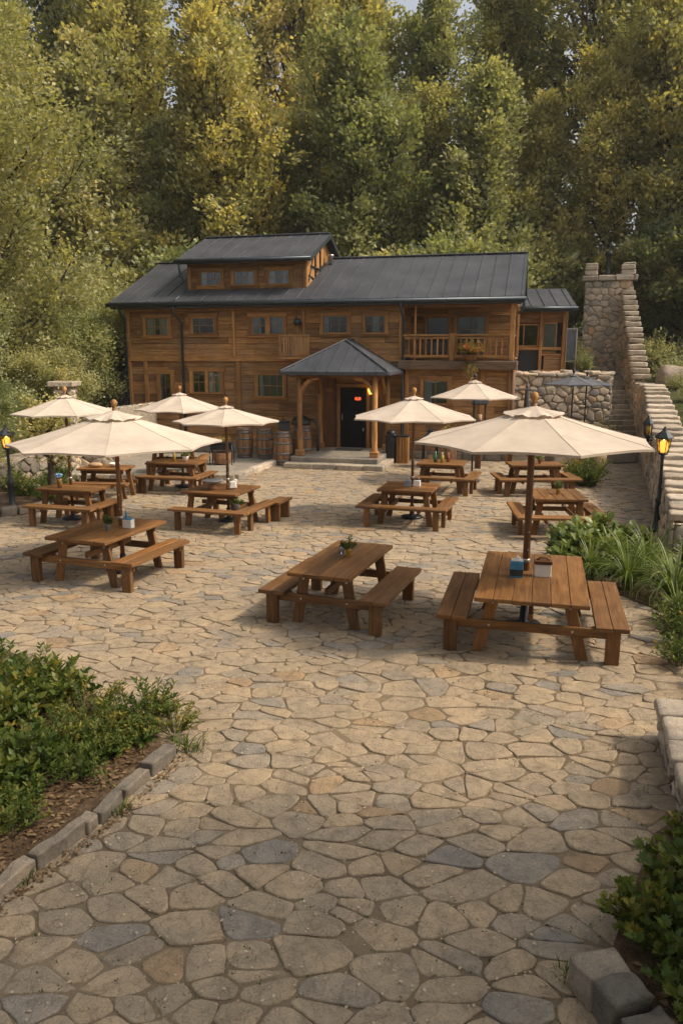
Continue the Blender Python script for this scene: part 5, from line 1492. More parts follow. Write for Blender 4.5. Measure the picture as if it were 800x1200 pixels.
def item_set():
    t = thing('serving_dish', 'round metal serving dish on a stand on the table with napkins', 'dish', (-2.811, 16.564, .803), 0)
    m = MB(); m.lathe([(.09, 0), (.09, .10), (.03, .12)], n=12); m.build('stand', 'terracotta', t)
    m = MB(); m.lathe([(.05, .12), (.20, .16), (.23, .20), (.235, .21), (.20, .19)], n=20); m.build('dish', 'grey_pot', t)
    t = thing('napkin_stack', 'crumpled white napkins standing right of the pole on the table with the dish', 'napkins', (-2.379, 16.613, .803), R(20))
    m = MB(); m.cbox((0, 0, .09), (.14, .08, .18), None, .02, .02); m.cbox((.05, .01, .13), (.05, .07, .18), Matrix.Rotation(.3, 3, 'Y'), .012, .01); m.build('napkins', 'white_paper', t)
    m = MB(); m.cbox((-.1, .02, .06), (.07, .07, .12), None, .008); m.build('holder', 'dark_wood', t)
    t = thing('glass_tumbler', 'small clear glass behind the yellow pot on the central table', 'glass', (0.000, 11.059, .803), 0)
    m = MB(); m.lathe([(.035, 0), (.04, .11)], n=14); m.build('glass', 'window_glass', t)
    def bottle(label, X, Y, mat, h=.26, r=.035):
        t = thing('glass_bottle', label, 'bottle', (X*.983, Y*.983, .798), 0, 'bottles on the tables')
        m = MB(); m.lathe([(r, 0), (r, h*.55), (r*.45, h*.72), (r*.35, h*.95)], n=12); m.build('body', mat, t)
        m = MB(); m.lathe([(r*.4, h*.95), (r*.4, h)], n=8); m.build('cap', 'hoop_metal', t)
    bottle('green glass bottle, left of the three bottles on the table below the balcony', 2.62, 21.3, 'bottle_green', .30, .05)
    bottle('yellow glass bottle, middle of the three bottles on the table below the balcony', 2.80, 21.25, 'bottle_yellow', .30, .05)
    bottle('red-brown bottle, right of the three bottles on the table below the balcony', 2.98, 21.35, 'bottle_red', .26, .045)
    bottle('tall yellow bottle on the table under the lodge windows', -4.68, 21.4, 'bottle_yellow', .36, .04)
    t = thing('flower_vase', 'wooden vase holding pale blue flowers on the table by the left lantern', 'vase', (-6.242, 16.809, .803), 0)
    m = MB(); m.lathe([(.05, 0), (.05, .16), (.06, .19)], n=12); m.build('vase', 'trim_wood', t)
    m = MB(); rg = random.Random(4)
    for k in range(16):
        a = rg.uniform(0, 6.28); rr = rg.uniform(0, .08); m.lathe([(.005, -.03), (.035, -.01), (.035, .01), (.005, .03)], (rr*math.cos(a), rr*math.sin(a), .25+rg.uniform(-.03, .05)), 6)
    m.build('blossoms', 'blue_flower', t)
    t = thing('bread_loaf', 'brown loaf on the table behind the left lantern table', 'bread', (-6.439, 19.955, .803), .2)
    m = MB(); m.lathe([(.02, 0), (.10, .02), (.12, .06), (.08, .11), (.02, .125)], n=14); o = m.build('loaf', 'bread', t); o.scale = (1.6, 1, 1)
    t = thing('white_bowl', 'white bowl beside the loaf on the left rear table', 'bowl', (-5.947, 20.004, .803), 0)
    m = MB(); m.lathe([(.05, 0), (.10, .04), (.14, .10), (.13, .10), (.09, .05)], n=16); m.build('bowl', 'white_paper', t)
item_set()

# ---- flower stand, lanterns, bins
def misc():
    t = thing('flower_stand', 'half barrel in an iron stand topped with yellow flowers, left of the barrels', 'planter', (-3.95, 25.3, .12), 0)
    m = MB(); m.lathe([(.26, .04), (.31, .22), (.30, .40)], n=20, facets=True); m.build('tub', 'barrel_wood', t)
    m = MB()
    for x in (-.36, .36):
        for y in (-.26, .26): m.tube([(x, y, 0), (x, y, .72)], .018, 6)
    m.cbox((0, 0, .72), (.78, .58, .03), None, .005); m.cbox((0, 0, .60), (.7, .5, .18), None, .01); m.build('stand', 'black_metal', t)
    mb_, me = shrub_mesh(5, .33, .20, 60, 9, .06, T_LEAF, 'petal_warm', .4)
    f = bpy.data.objects.new('flowers', me); COL.objects.link(f); f.parent = t; f.location.z = .72
    # big black lantern right of the porch
    def big_lantern(label, X, Y, Z, s=1.0):
        t = thing('ground_lantern', label, 'lantern', (X, Y, Z), R(-12), 'large black lanterns'); 
        m = MB()
        for x in (-.22, .22):
            for y in (-.22, .22): m.cbox((x, y, .42), (.05, .05, .80), None, .005)
        m.cbox((0, 0, .03), (.56, .56, .06), None, .01); m.cbox((0, 0, .84), (.62, .62, .05), None, .01); m.build('frame', 'black_metal', t)
        m = MB(); m.lathe([(.52, .86), (.42, .93), (.18, 1.12), (.14, 1.14), (.14, 1.22), (.03, 1.25)], n=4, smooth=False); m.tube([(-.06, 0, 1.24), (-.05, 0, 1.33), (.05, 0, 1.33), (.06, 0, 1.24)], .012, 6); m.build('cap', 'black_metal', t)
        m = MB(); m.lathe([(.10, .06), (.10, .40)], n=12); m.build('candle', 'bread', t); t.scale = (s, s, s); return t
    big_lantern('large black lantern standing against the lodge wall right of the porch', 2.95, 25.55, .0, 1.0)
    big_lantern('large black lantern on a timber post, near the right end of the lodge wall', 4.5, 25.2, 1.45, .8)
    m = MB(); m.cbox((4.5, 25.2, .725), (.2, .2, 1.45), R(-12), .02); tag(m.build('timber_post', 'dark_wood'), 'dark timber post carrying the far right black lantern', 'post')
    pot('flower_pot', 'pot of orange and yellow flowers on a stump right of the large black lantern', 3.62, 25.4, .78, 'terracotta', [(.14, 0), (.2, .24), (.21, .25)], 'petal_warm', .34, .36, 31, 90, .09, 'flower pot', lps=10)
    m = MB(); m.lathe([(.2, 0), (.19, .4), (.2, .78)], (3.62, 25.4, 0), 14); tag(m.build('tree_stump', 'barrel_wood'), 'upright log carrying the flower pot by the lodge wall', 'stump')
    p = hw(13.75, .12, 3.52)
    pot('flower_pot', 'pot of red and yellow flowers trailing from the balcony edge', p.x, p.y-.15, 3.46, 'dark_wood', [(.16, 0), (.24, .2), (.25, .22)], 'petal_warm', .42, .5, 32, 150, .09, 'flower pot', lps=11)
    mb_, me = shrub_mesh(35, .28, -.62, 50, 10, .07, T_LEAF, 'petal_warm', .2)
    plant('trailing_flowers', 'flowers hanging below the balcony pot', 'flowers', mb_, me, (p.x, p.y-.22, 3.45), 0)
    q = hw(11.2, -.1, 0)
    t = thing('waste_bin', 'black arched waste bin between porch post and downpipe', 'bin', (1.72, 26.6, 0), HA)
    m = MB(); m.cbox((0, 0, .5), (.34, .36, 1.0), None, .03); m.lathe([(.17, 0), (.16, .06), (.10, .12), (.02, .14)], (0, 0, 1.0), 14); m.build('body', 'black_metal', t)
    m = MB(); m.cbox((.1, -.19, .82), (.14, .02, .1), None, .004); m.build('flap', 'pipe_metal', t)
    t = thing('wooden_bin', 'wooden slatted bin with black lid, just left of the downpipe', 'bin', (2.12, 26.5, 0), HA)
    m = MB()
    for k in range(4): m.cbox((-.15+.1*k, -.17, .46), (.085, .03, .9), None, .005); m.cbox((-.15+.1*k, .17, .46), (.085, .03, .9), None, .005)
    for k in range(3): m.cbox((.19, -.1+.1*k, .46), (.03, .085, .9), None, .005); m.cbox((-.19, -.1+.1*k, .46), (.03, .085, .9), None, .005)
    m.build('body', 'trim_wood', t)
    m = MB(); m.cbox((0, 0, .94), (.46, .42, .05), None, .01); m.build('lid', 'black_metal', t)
misc()

# ================================================================== NEAR BEDS
def near_beds():
    rg = random.Random(12)
    m = MB()
    tipx, tipy = -1.5, 7.1
    P = [(-3.1, 3.2), (-2.47, 4.66), (-2.02, 5.55), (-1.66, 6.62), (-1.85, 7.0), (-3.2, 8.3), (-5.2, 9.9), (-8, 10.3), (-8, 3.2)]
    m.prism([(x, y, -.05) for x, y in P], .11)
    # lumpy soil surface
    g = MB(); n = 26
    tag(m.build('planting_bed', 'soil'), 'soil of the left planting bed', kind='structure')
    e = thing('stone_edging', 'row of weathered grey edging stones along the left planting bed', 'edging', (0, 0, 0))
    K = [Vector((-2.95, 3.4, 0)), Vector((-2.43, 4.66, 0)), Vector((-1.98, 5.55, 0)), Vector((-1.62, 6.62, 0))]
    for a, b in zip(K, K[1:]):
        d = b-a; ln = d.length; d.normalize(); s = 0
        while s < ln-.08:
            l = min(rg.uniform(.30, .52), ln-s)
            if ln-s-l < .12: l = ln-s
            c = a+d*(s+l/2)
            mm = MB(); mm.rblock((c.x+rg.uniform(-.01, .01), c.y, .04), (l-.006, rg.uniform(.10, .135), .15+rg.uniform(-.03, .02)), math.atan2(d.y, d.x)+rg.uniform(-.07, .07), .016, .016, 10); mm.build('edging_block', 'greystone', e); s += l
    # right foreground blocks
    e = thing('stone_edging', 'short row of rough grey stone blocks at the bottom right corner', 'edging', (0, 0, 0))
    a = Vector((1.49, 3.96, 0)); d = Vector((.30, -.955, 0)).normalized()
    for k in range(7):
        c = a+d*(.10+.205*k)+Vector((-.89, -.46, 0))*0
        mm = MB(); mm.rblock((c.x, c.y, .1), (.198, .27, .24+rg.uniform(-.025, .02)), math.atan2(d.y, d.x)+rg.uniform(-.08, .08), .018, .02, 14); mm.build('edging_block', 'greystone', e)
    m = MB(); m.prism([(1.66, 4.1, -.05), (1.8, 3.4, -.05), (2.6, 2.2, -.05), (6, 2.2, -.05), (6, 5.6, -.05), (3.2, 5.9, -.05), (2.4, 5.3, -.05)], .13)
    tag(m.build('soil_bed', 'soil'), 'soil of the right foreground planting bed', kind='structure')
    # low stone ledge at the right edge
    w = thing('stone_ledge', 'low pale stone ledge wall at the right edge of the courtyard', 'wall', (0, 0, 0))
    A = Vector((3.12, 6.95, 0)); B = Vector((2.72, 5.4, 0)); U = (B-A); ln = U.length; U.normalize(); Nn = Vector((U.y, -U.x, 0))
    if Nn.x > 0: Nn = -Nn
    c = MB(); c.prism([A-Nn*.02, A-Nn*.55, B-Nn*.55, B-Nn*.02][::-1], .34); c.build('wall_core', 'mortar', w)
    f = MB(); rubble_face(f, A, U, (0, 0, 1), Nn, ln, .34, .2, 71, None, .04)
    rubble_face(f, A-Nn*.5, Nn, (0, 0, 1), -U, .5, .34, .2, 72, None, .04); f.build('stone_face', 'coping', w)
    s = 0
    while s < ln-.05:
        l = min(rg.uniform(.35, .5), ln-s); p = A+U*(s+l/2)-Nn*.23
        mm = MB(); mm.rblock((p.x, p.y, .38), (l-.008, .62+rg.uniform(-.03, .03), .11), math.atan2(U.y, U.x)+rg.uniform(-.03, .03), .03, .012, 9); mm.build('coping_stone', 'coping', w); s += l
near_beds()

def near_plants():
    rg = random.Random(21)
    var = [shrub_mesh(100+i, .54, .44, 46+8*i, 19, (.082, .10, .065)[i], T_LEAF, 'leaf_shrub', .9, (.9, 1.25, .8)[i], .4, (.6, .45, .7)[i]) for i in range(3)]
    protos = []
    spots = [(-3.75, 8.15, 1.0), (-3.0, 7.75, 1.0), (-2.5, 7.5, .8), (-2.15, 7.15, .66), (-1.85, 6.98, .42), (-3.9, 7.3, 1.2), (-3.35, 6.75, .95), (-4.35, 8.4, 1.15), (-3.75, 6.3, 1.1), (-3.1, 5.95, .85),
             (-2.75, 6.35, .85), (-2.85, 5.35, .9), (-2.72, 4.75, .75), (-3.3, 5.3, 1.1), (-4.4, 7.3, 1.3), (-2.48, 5.6, .55), (-4.9, 9.2, 1.0), (-2.6, 6.95, .75), (-5.2, 8.7, 1.2), (-3.3, 7.3, .95), (-3.9, 6.8, 1.1), (-3.3, 6.2, .9), (-4.2, 7.9, 1.1), (-2.2, 6.75, .6), (-3.2, 8.05, .9), (-3.6, 5.7, 1.0), (-2.95, 6.0, .6), (-2.25, 6.35, .55), (-2.55, 5.95, .5), (-2.75, 5.0, .6), (-2.45, 6.75, .7), (-2.05, 6.75, .45), (-1.55, 7.25, .55), (-1.85, 7.5, .75)]
    names = ['at the back of the left bed, above the courtyard', 'in the back row of the left bed, second from the edge', 'of middle height near the tip of the left bed', 'low at the tip of the left bed', 'smallest one, beside the last edging stone of the left bed',
             'tall in the middle of the left bed', 'in the centre of the left bed, over bare soil', 'tallest, at the rear corner of the left bed', 'at the left picture edge halfway down the bed', 'close to the edging stones halfway along the left bed',
             'low beside the bare soil patch of the left bed', 'at the lower part of the left bed', 'lowest and nearest in the left bed', 'behind the nearest one of the left bed', 'at the left edge behind the tall middle one', 'tiny, next to the edging stones of the left bed',
             'at the far rear of the left bed', 'short, between the back row and the bare soil', 'outermost at the rear left', 'in the very middle of the left bed', 'in the deep middle near the left picture edge', 'one step in from the bare soil', 'between the tallest and the back row', 'low, at the upper end of the bare soil', 'on the courtyard side of the back row', 'at the left picture edge above the nearest one', 'small, standing in the bare soil halfway down', 'small, just inside the upper edging stones', 'small, just inside the middle edging stones', 'small, behind the lower edging stones', 'one step behind the tip of the left bed', 'tiny, second from the tip of the left bed', 'spilling onto the paving beyond the edging tip', 'on the courtyard side of the left bed tip']
    for i, ((x, y, s), nm) in enumerate(zip(spots, names)):
        s = s*1.02; x -= .10; y -= .22
        mb_, me = var[i % 3]
        if i < 3: o = plant('leafy_shrub', '', 'shrub', mb_, me, (x, y, .05), 0, 'green shrubs in the left bed', s); protos.append(o)
        else: o = dup(protos[i % 3], (x, y, .05), rg.uniform(0, 6.28), scale=s)
        o['label'] = 'green leafy shrub '+nm
    # right foreground lobed-leaf shrubs
    var = [shrub_mesh(200+i, .52, .50, 74, 18, .085, T_LOBED, 'leaf_shrub', .8, 1.0, .45, .62) for i in range(2)]
    sp = [(1.98, 4.2, .72, 'nearest the grey blocks at bottom right'), (2.45, 4.5, .95, 'behind the first one at bottom right'), (2.45, 3.9, .95, 'at the bottom right picture edge'), (2.75, 5.05, .7, 'below the stone ledge, rear of the right foreground bed'), (2.12, 3.65, .8, 'beside the lowest grey blocks'), (3.05, 5.3, .7, 'tucked against the stone ledge'), (3.0, 4.5, 1.1, 'deepest in the right foreground bed')]
    for i, (x, y, s, nm) in enumerate(sp):
        mb_, me = var[i % 2]
        if i < 2: o = plant('lobed_shrub', '', 'shrub', mb_, me, (x, y, .05), 0, 'lobed leaf shrubs in the right foreground', s); protos.append(o)
        else: o = dup(protos[3+i % 2], (x, y, .05), rg.uniform(0, 6.28), scale=s)
        o['label'] = 'shrub with lobed leaves '+nm
    # grass tufts along the edging
    bm_ = blade_mesh(5, 26, .10, 'leaf_shrub', .004, .8)
    first = None
    for i, (x, y, s, nm) in enumerate([(-1.5, 6.75, 2.0, 'at the tip of the left edging'), (-1.82, 5.68, 1.2, 'in the gap halfway along the left edging'), (-2.25, 4.85, 1.0, 'at the joint of the lower left edging'), (-1.36, 6.7, 1.1, 'smallest, out on the paving near the edging tip'), (1.36, 4.0, 1.0, 'beside the grey blocks at bottom right'), (-2.05, 6.1, 1.6, 'inside the left edging')]):
        if i == 0: first = o = plant('weed_tuft', '', 'weed', None, bm_, (x, y, 0), 0, 'weed tufts along the edging stones', s, 'blades')
        else: o = dup(first, (x, y, 0), i*1.0, scale=s)
        o['label'] = 'tuft of weeds '+nm
    # right bed by table: grassy and broad leaved plants
    m = MB(); m.prism([(4.0, 12.6, -.05), (4.2, 13.3, -.05), (4.7, 14.2, -.05), (5.3, 14.2, -.05), (6.0, 13.6, -.05), (6.4, 12, -.05), (6.2, 9.0, -.05), (4.9, 8.0, -.05), (4.4, 8.8, -.05), (4.5, 9.7, -.05), (4.75, 10.6, -.05), (4.3, 11.6, -.05)], .075)
    tag(m.build('side_bed', 'soil'), 'soil of the planting bed right of the front table', kind='structure')
    bv = [blade_mesh(50+i, 150, .85, 'leaf_blade', .013, 1.35) for i in range(2)]
    pr = []
    for i, (x, y, s, nm) in enumerate([(4.55, 11.75, 1.15, 'left of centre in the right bed'), (5.0, 11.1, 1.25, 'largest, at the right edge beside the front right bench'), (5.15, 12.5, 1.1, 'in the middle of the right bed'), (4.75, 13.1, 1.0, 'behind the middle of the right bed'), (4.15, 12.35, .9, 'just behind the front right table'), (5.6, 13.3, .9, 'near the foot of the right lantern post'), (4.7, 10.3, .7, 'small one in front of the largest'), (5.6, 11.8, 1.1, 'at the right picture edge by the black post')]):
        if i < 2: o = plant('ornamental_grass', '', 'plant', None, bv[i], (x, y, .03), 0, 'arching grass clumps in the right bed', s, 'blades'); pr.append(o)
        else: o = dup(pr[i % 2], (x, y, .03), i*.9, scale=s)
        o['label'] = 'arching pale green grass clump '+nm
    hv = [shrub_mesh(300+i, .5, .5, 46, 12, .17, T_LEAF, 'leaf_blade', .8, 1.4, .6, .3) for i in range(2)]
    pr = []
    for i, (x, y, s, nm) in enumerate([(4.25, 13.4, 1.15, 'at the rear left of the right bed'), (4.75, 13.9, 1.2, 'highest, at the back of the right bed'), (3.85, 12.85, .8, 'lowest, at the left of the right bed'), (5.3, 14.0, .9, 'beside the right lantern post base'), (4.5, 12.7, .9, 'in the centre of the right bed')]):
        if i < 2: o = plant('broadleaf_plant', '', 'plant', *hv[i], (x, y, .03), 0, 'broad leaved plants in the right bed', s); pr.append(o)
        else: o = dup(pr[i % 2], (x, y, .03), i*.9, scale=s)
        o['label'] = 'broad leaved green plant '+nm
    lo = shrub_mesh(320, .42, .34, 70, 16, .055, T_LEAF, 'leaf_shrub', .6, 1.1); pr = None
    for i, (x, y, s, nm) in enumerate([(4.45, 9.4, 1.1, 'at the right picture edge, level with the front right bench leg'), (4.1, 8.75, .9, 'nearest, at the right picture edge above the stone ledge'), (4.7, 10.0, 1.1, 'behind the nearest one at the right edge'), (4.35, 8.1, 1.0, 'close to the end of the stone ledge')]):
        if i == 0: pr = o = plant('low_shrub', '', 'shrub', *lo, (x, y, .03), 0, 'low shrubs at the right edge', s)
        else: o = dup(pr, (x, y, .03), i*1.3, scale=s)
        o['label'] = 'low fine leaved shrub '+nm
    # shrub and boulder beside the path
    t = thing('boulder', 'tan straw coloured boulder behind the flowering shrub beside the path', 'boulder', (7.35, 22.6, 0), 0)
    m = MB(); m.rblock((0, 0, .5), (.95, .85, 1.1), .3, .38, .10, 9, None, 2.2); m.build('stone', 'hay', t)
    fl = shrub_mesh(330, .7, .85, 170, 16, .075, T_LEAF, 'leaf_shrub', .6, 1.1)
    plant('flowering_shrub', 'round green shrub with small pale flowers beside the stone path', 'shrub', *fl, (7.0, 21.75, 0), 0)
    fy = shrub_mesh(331, .45, .75, 70, 12, .07, T_LEAF, 'petal_warm', .6)
    plant('yellow_shrub', 'yellow tinged shrub just left of the tan boulder', 'shrub', *fy, (6.75, 22.3, .1), 0)
    # flower bed under dark umbrella
    fb = shrub_mesh(332, .65, .75, 120, 14, .085, T_LEAF, 'leaf_shrub', .6); fc = shrub_mesh(333, .5, .8, 90, 12, .08, T_LEAF, 'petal_warm', .6)
    plant('flower_bush', 'green bush at the foot of the first dark umbrella', 'shrub', *fb, (8.0, 26.6, .55), 0)
    plant('flower_bush', 'orange flowering bush right of the first dark umbrella pole', 'shrub', *fc, (8.9, 26.5, .55), 0)
    plant('flower_bush', 'green and yellow bush beside the foot of the stone steps', 'shrub', *shrub_mesh(334, .55, .7, 90, 12, .08, T_LEAF, 'petal_warm', .6, tone=.25), (9.6, 27.0, .5), 0)
    m = MB(); m.cbox((8.7, 26.7, .28), (3.0, .9, .56), R(5), .04, .02); tag(m.build('stone_planter', 'stepstone'), 'long raised stone planter below the dark umbrellas', 'planter')
    t = thing('blue_flower_pot', 'pot of pale blue flowers under the dark umbrellas', 'flower pot', (8.75, 26.45, .56), 0)
    m = MB(); m.lathe([(.1, 0), (.14, .22)], n=12); m.build('pot', 'terracotta', t)
    m = MB(); 
    for k in range(26):
        a = rg.uniform(0, 6.28); rr = rg.uniform(0, .2); m.lathe([(.005, -.04), (.05, -.01), (.05, .01), (.005, .04)], (rr*math.cos(a), rr*math.sin(a), .42+rg.uniform(-.12, .12)), 6)
    m.build('blossoms', 'blue_flower', t)
    # shrubs by annex + tower
    fa = shrub_mesh(335, .45, 1.0, 90, 14, .08, T_LEAF, 'leaf_dark', .6); fd = shrub_mesh(336, .4, 1.2, 70, 12, .08, T_LEAF, 'petal_warm', .5, tone=.3)
    plant('terrace_shrub', 'dark green shrub between the annex and the tower', 'shrub', *fa, (10.3, 33.2, TZ), 0)
    plant('terrace_shrub', 'yellow and red shrub behind the dark one next to the annex', 'shrub', *fd, (10.15, 33.9, TZ+.1), 0)
    # mounded shrubs and boulders on bank
    mo = shrub_mesh(340, .8, .7, 200, 14, .07, T_LEAF, 'leaf_pale', .8)
    pr = None
    for i, (x, y, s, nm) in enumerate([(12.25, 26.6, 1.0, 'topmost of the three beside the light coping'), (11.75, 24.2, 1.05, 'middle one of the three beside the light coping'), (11.0, 21.6, 1.0, 'lower of the three beside the light coping'), (12.9, 25.4, 1.2, 'behind the middle one at the right edge'), (14.3, 33.2, 1.6, 'in the gap behind the tall grey boulder'), (15.8, 33.6, 1.9, 'large, behind the boulders at the right edge'), (14.0, 35.4, 1.9, 'beside the foot of the steep coping'), (16.6, 35.6, 2.2, 'largest, at the right edge above the boulders'), (13.0, 29.6, 1.0, 'in front of the boulders by the coping'), (14.2, 29.2, 1.2, 'in front of the boulders at the right edge')]):
        z = prof_low(min(y, 28.5))-.2+(max(0, y-33)*.28+.1 if y > 30 else 0)
        if i == 0: pr = o = plant('mounded_shrub', '', 'shrub', *mo, (x, y, z), 0, 'mounded shrubs beside the stepped wall', s)
        else: o = dup(pr, (x, y, z), i*1.3, scale=s)
        o['label'] = 'rounded pale green shrub '+nm
    for i, (x, y, s, nm) in enumerate([(13.25, 31.2, 1.25, 'tall grey boulder next to the top of the lower coping'), (14.2, 31.3, 1.05, 'rounded boulder second from the coping'), (15.3, 31.2, 1.0, 'rounded boulder third from the coping'), (16.2, 31.0, .9, 'rounded boulder at the right picture edge')]):
        t = thing('boulder', nm+' on the bank', 'boulder', (x, y, 2.35), i*1.7, 'boulders on the right bank')
        m = MB(); m.rblock((0, 0, .30*s), (.95*s, .8*s, .85*s), None, .36*s, .10, 9, None, 2.2); m.build('stone', 'greystone' if i == 0 else 'coping', t)
    # left bed plants near lamp
    ls = shrub_mesh(350, .38, .42, 60, 14, .07, T_LEAF, 'leaf_shrub', .6)
    pr = None
    for i, (x, y, s, nm) in enumerate([(-7.25+.0, 18.75, 1.05, 'directly right of the left lantern post base'), (-6.95, 20.3, 1.0, 'behind the left rear table legs'), (-8.3, 19.6, 1.1, 'behind the left lantern post'), (-7.5, 20.5, .9, 'at the foot of the low garden wall'), (-9.2, 18.6, 1.2, 'at the left picture edge by the lantern'), (-8.7, 20.3, 1.5, 'against the low garden wall behind the lantern'), (-8.25, 22.3, 1.3, 'against the low garden wall, behind the loaf table'), (-7.9, 19.5, .9, 'between the lantern post and the sapling'), (-8.2, 21.2, 1.1, 'halfway along the low garden wall')]):
        if i == 0: pr = o = plant('garden_shrub', '', 'shrub', *ls, (x, y, .1), 0, 'garden shrubs around the left lantern', s)
        else: o = dup(pr, (x, y, .05), i*1.3, scale=s)
        o['label'] = 'small green shrub '+nm
    # sapling
    mb_, me = tree_mesh(900, 2.4, .75, .35, 9, .09, .5, 'leaf_olive', .8, 'round', .55, .12)
    plant_tree('sapling', 'thin young tree in the bed between the left lantern and its table', mb_, me, (-7.2, 18.9, .1), 0, None)
near_plants()
def litter():
    nr = np.random.default_rng(5)
    def scatter(n, gen, zf, size, mat, name, label, tmpl=T_DIAMOND, wid=1.0):
        P = np.array([gen() for _ in range(n)]); P[:, 2] = zf
        D = nr.normal(size=(n, 3)); D[:, 2] *= .15
        S = size*nr.uniform(.4, 1.5, n)
        V, F, rn = leaves(P, D, S, tmpl, nr, .93, None, wid); me = npmesh(name, V, F, rn, mat)
        o = bpy.data.objects.new(name, me); COL.objects.link(o); tag(o, label, None, None, 'stuff')
    def g1():
        y = 3+abs(nr.normal())*5.5; return (nr.uniform(-.5*y-1, .5*y+1), y, 0)
    scatter(4200, g1, .014, .022, 'litter_pale', 'leaf_litter', 'tiny pale dry leaf flecks scattered over the paving')
    def g2():
        t = nr.random(); a = np.array([-2.7, 4.3]); b = np.array([-1.75, 6.6]); p = a+(b-a)*t; q = p+np.array([-1.0, .35])*abs(nr.normal())*.7; return (q[0], q[1], 0)
    scatter(1500, g2, .068, .055, 'litter_brown', 'bed_litter', 'brown fallen leaves and bark chips on the left bed', T_DIAMOND, .8)
    def g3():
        y = nr.uniform(3.3, 5.3); x0 = 1.8+max(0, y-4.0)*.85; return (x0+nr.uniform(0, 1.6), y, 0)
    scatter(900, g3, .088, .06, 'litter_brown', 'bed_litter', 'brown fallen leaves on the right foreground bed', T_DIAMOND, .8)
    def g4():
        i = nr.integers(0, 3); K = [(-2.85, 3.4), (-2.33, 4.66), (-1.88, 5.55), (-1.52, 6.62)]; t = nr.random()
        return (K[i][0]+(K[i+1][0]-K[i][0])*t+abs(nr.normal())*.05, K[i][1]+(K[i+1][1]-K[i][1])*t-.02, 0)
    scatter(500, g4, .012, .03, 'litter_brown', 'joint_litter', 'dry debris gathered along the foot of the left edging stones')
litter()
def joints():
    nr = np.random.default_rng(9); n = 1500
    P = np.zeros((n, 3)); P[:, 1] = 3+np.abs(nr.normal(size=n))*6; P[:, 0] = nr.uniform(-.5, .5, n)*P[:, 1]*1.05; P[:, 2] = -.008
    k = P.repeat(4, axis=0)+nr.normal(size=(n*4, 3))*np.array([.012, .012, 0]); D = nr.normal(size=(n*4, 3)); D[:, 2] = np.abs(D[:, 2])*.9+.5
    V, F, rn = leaves(k, D, .014*nr.uniform(.5, 1.6, n*4), T_DIAMOND, nr, .3); me = npmesh('joint_weeds', V, F, rn, 'leaf_shrub')
    o = bpy.data.objects.new('joint_weeds', me); COL.objects.link(o); tag(o, 'tiny weeds sprouting in the joints of the paving', None, None, 'stuff')
joints()

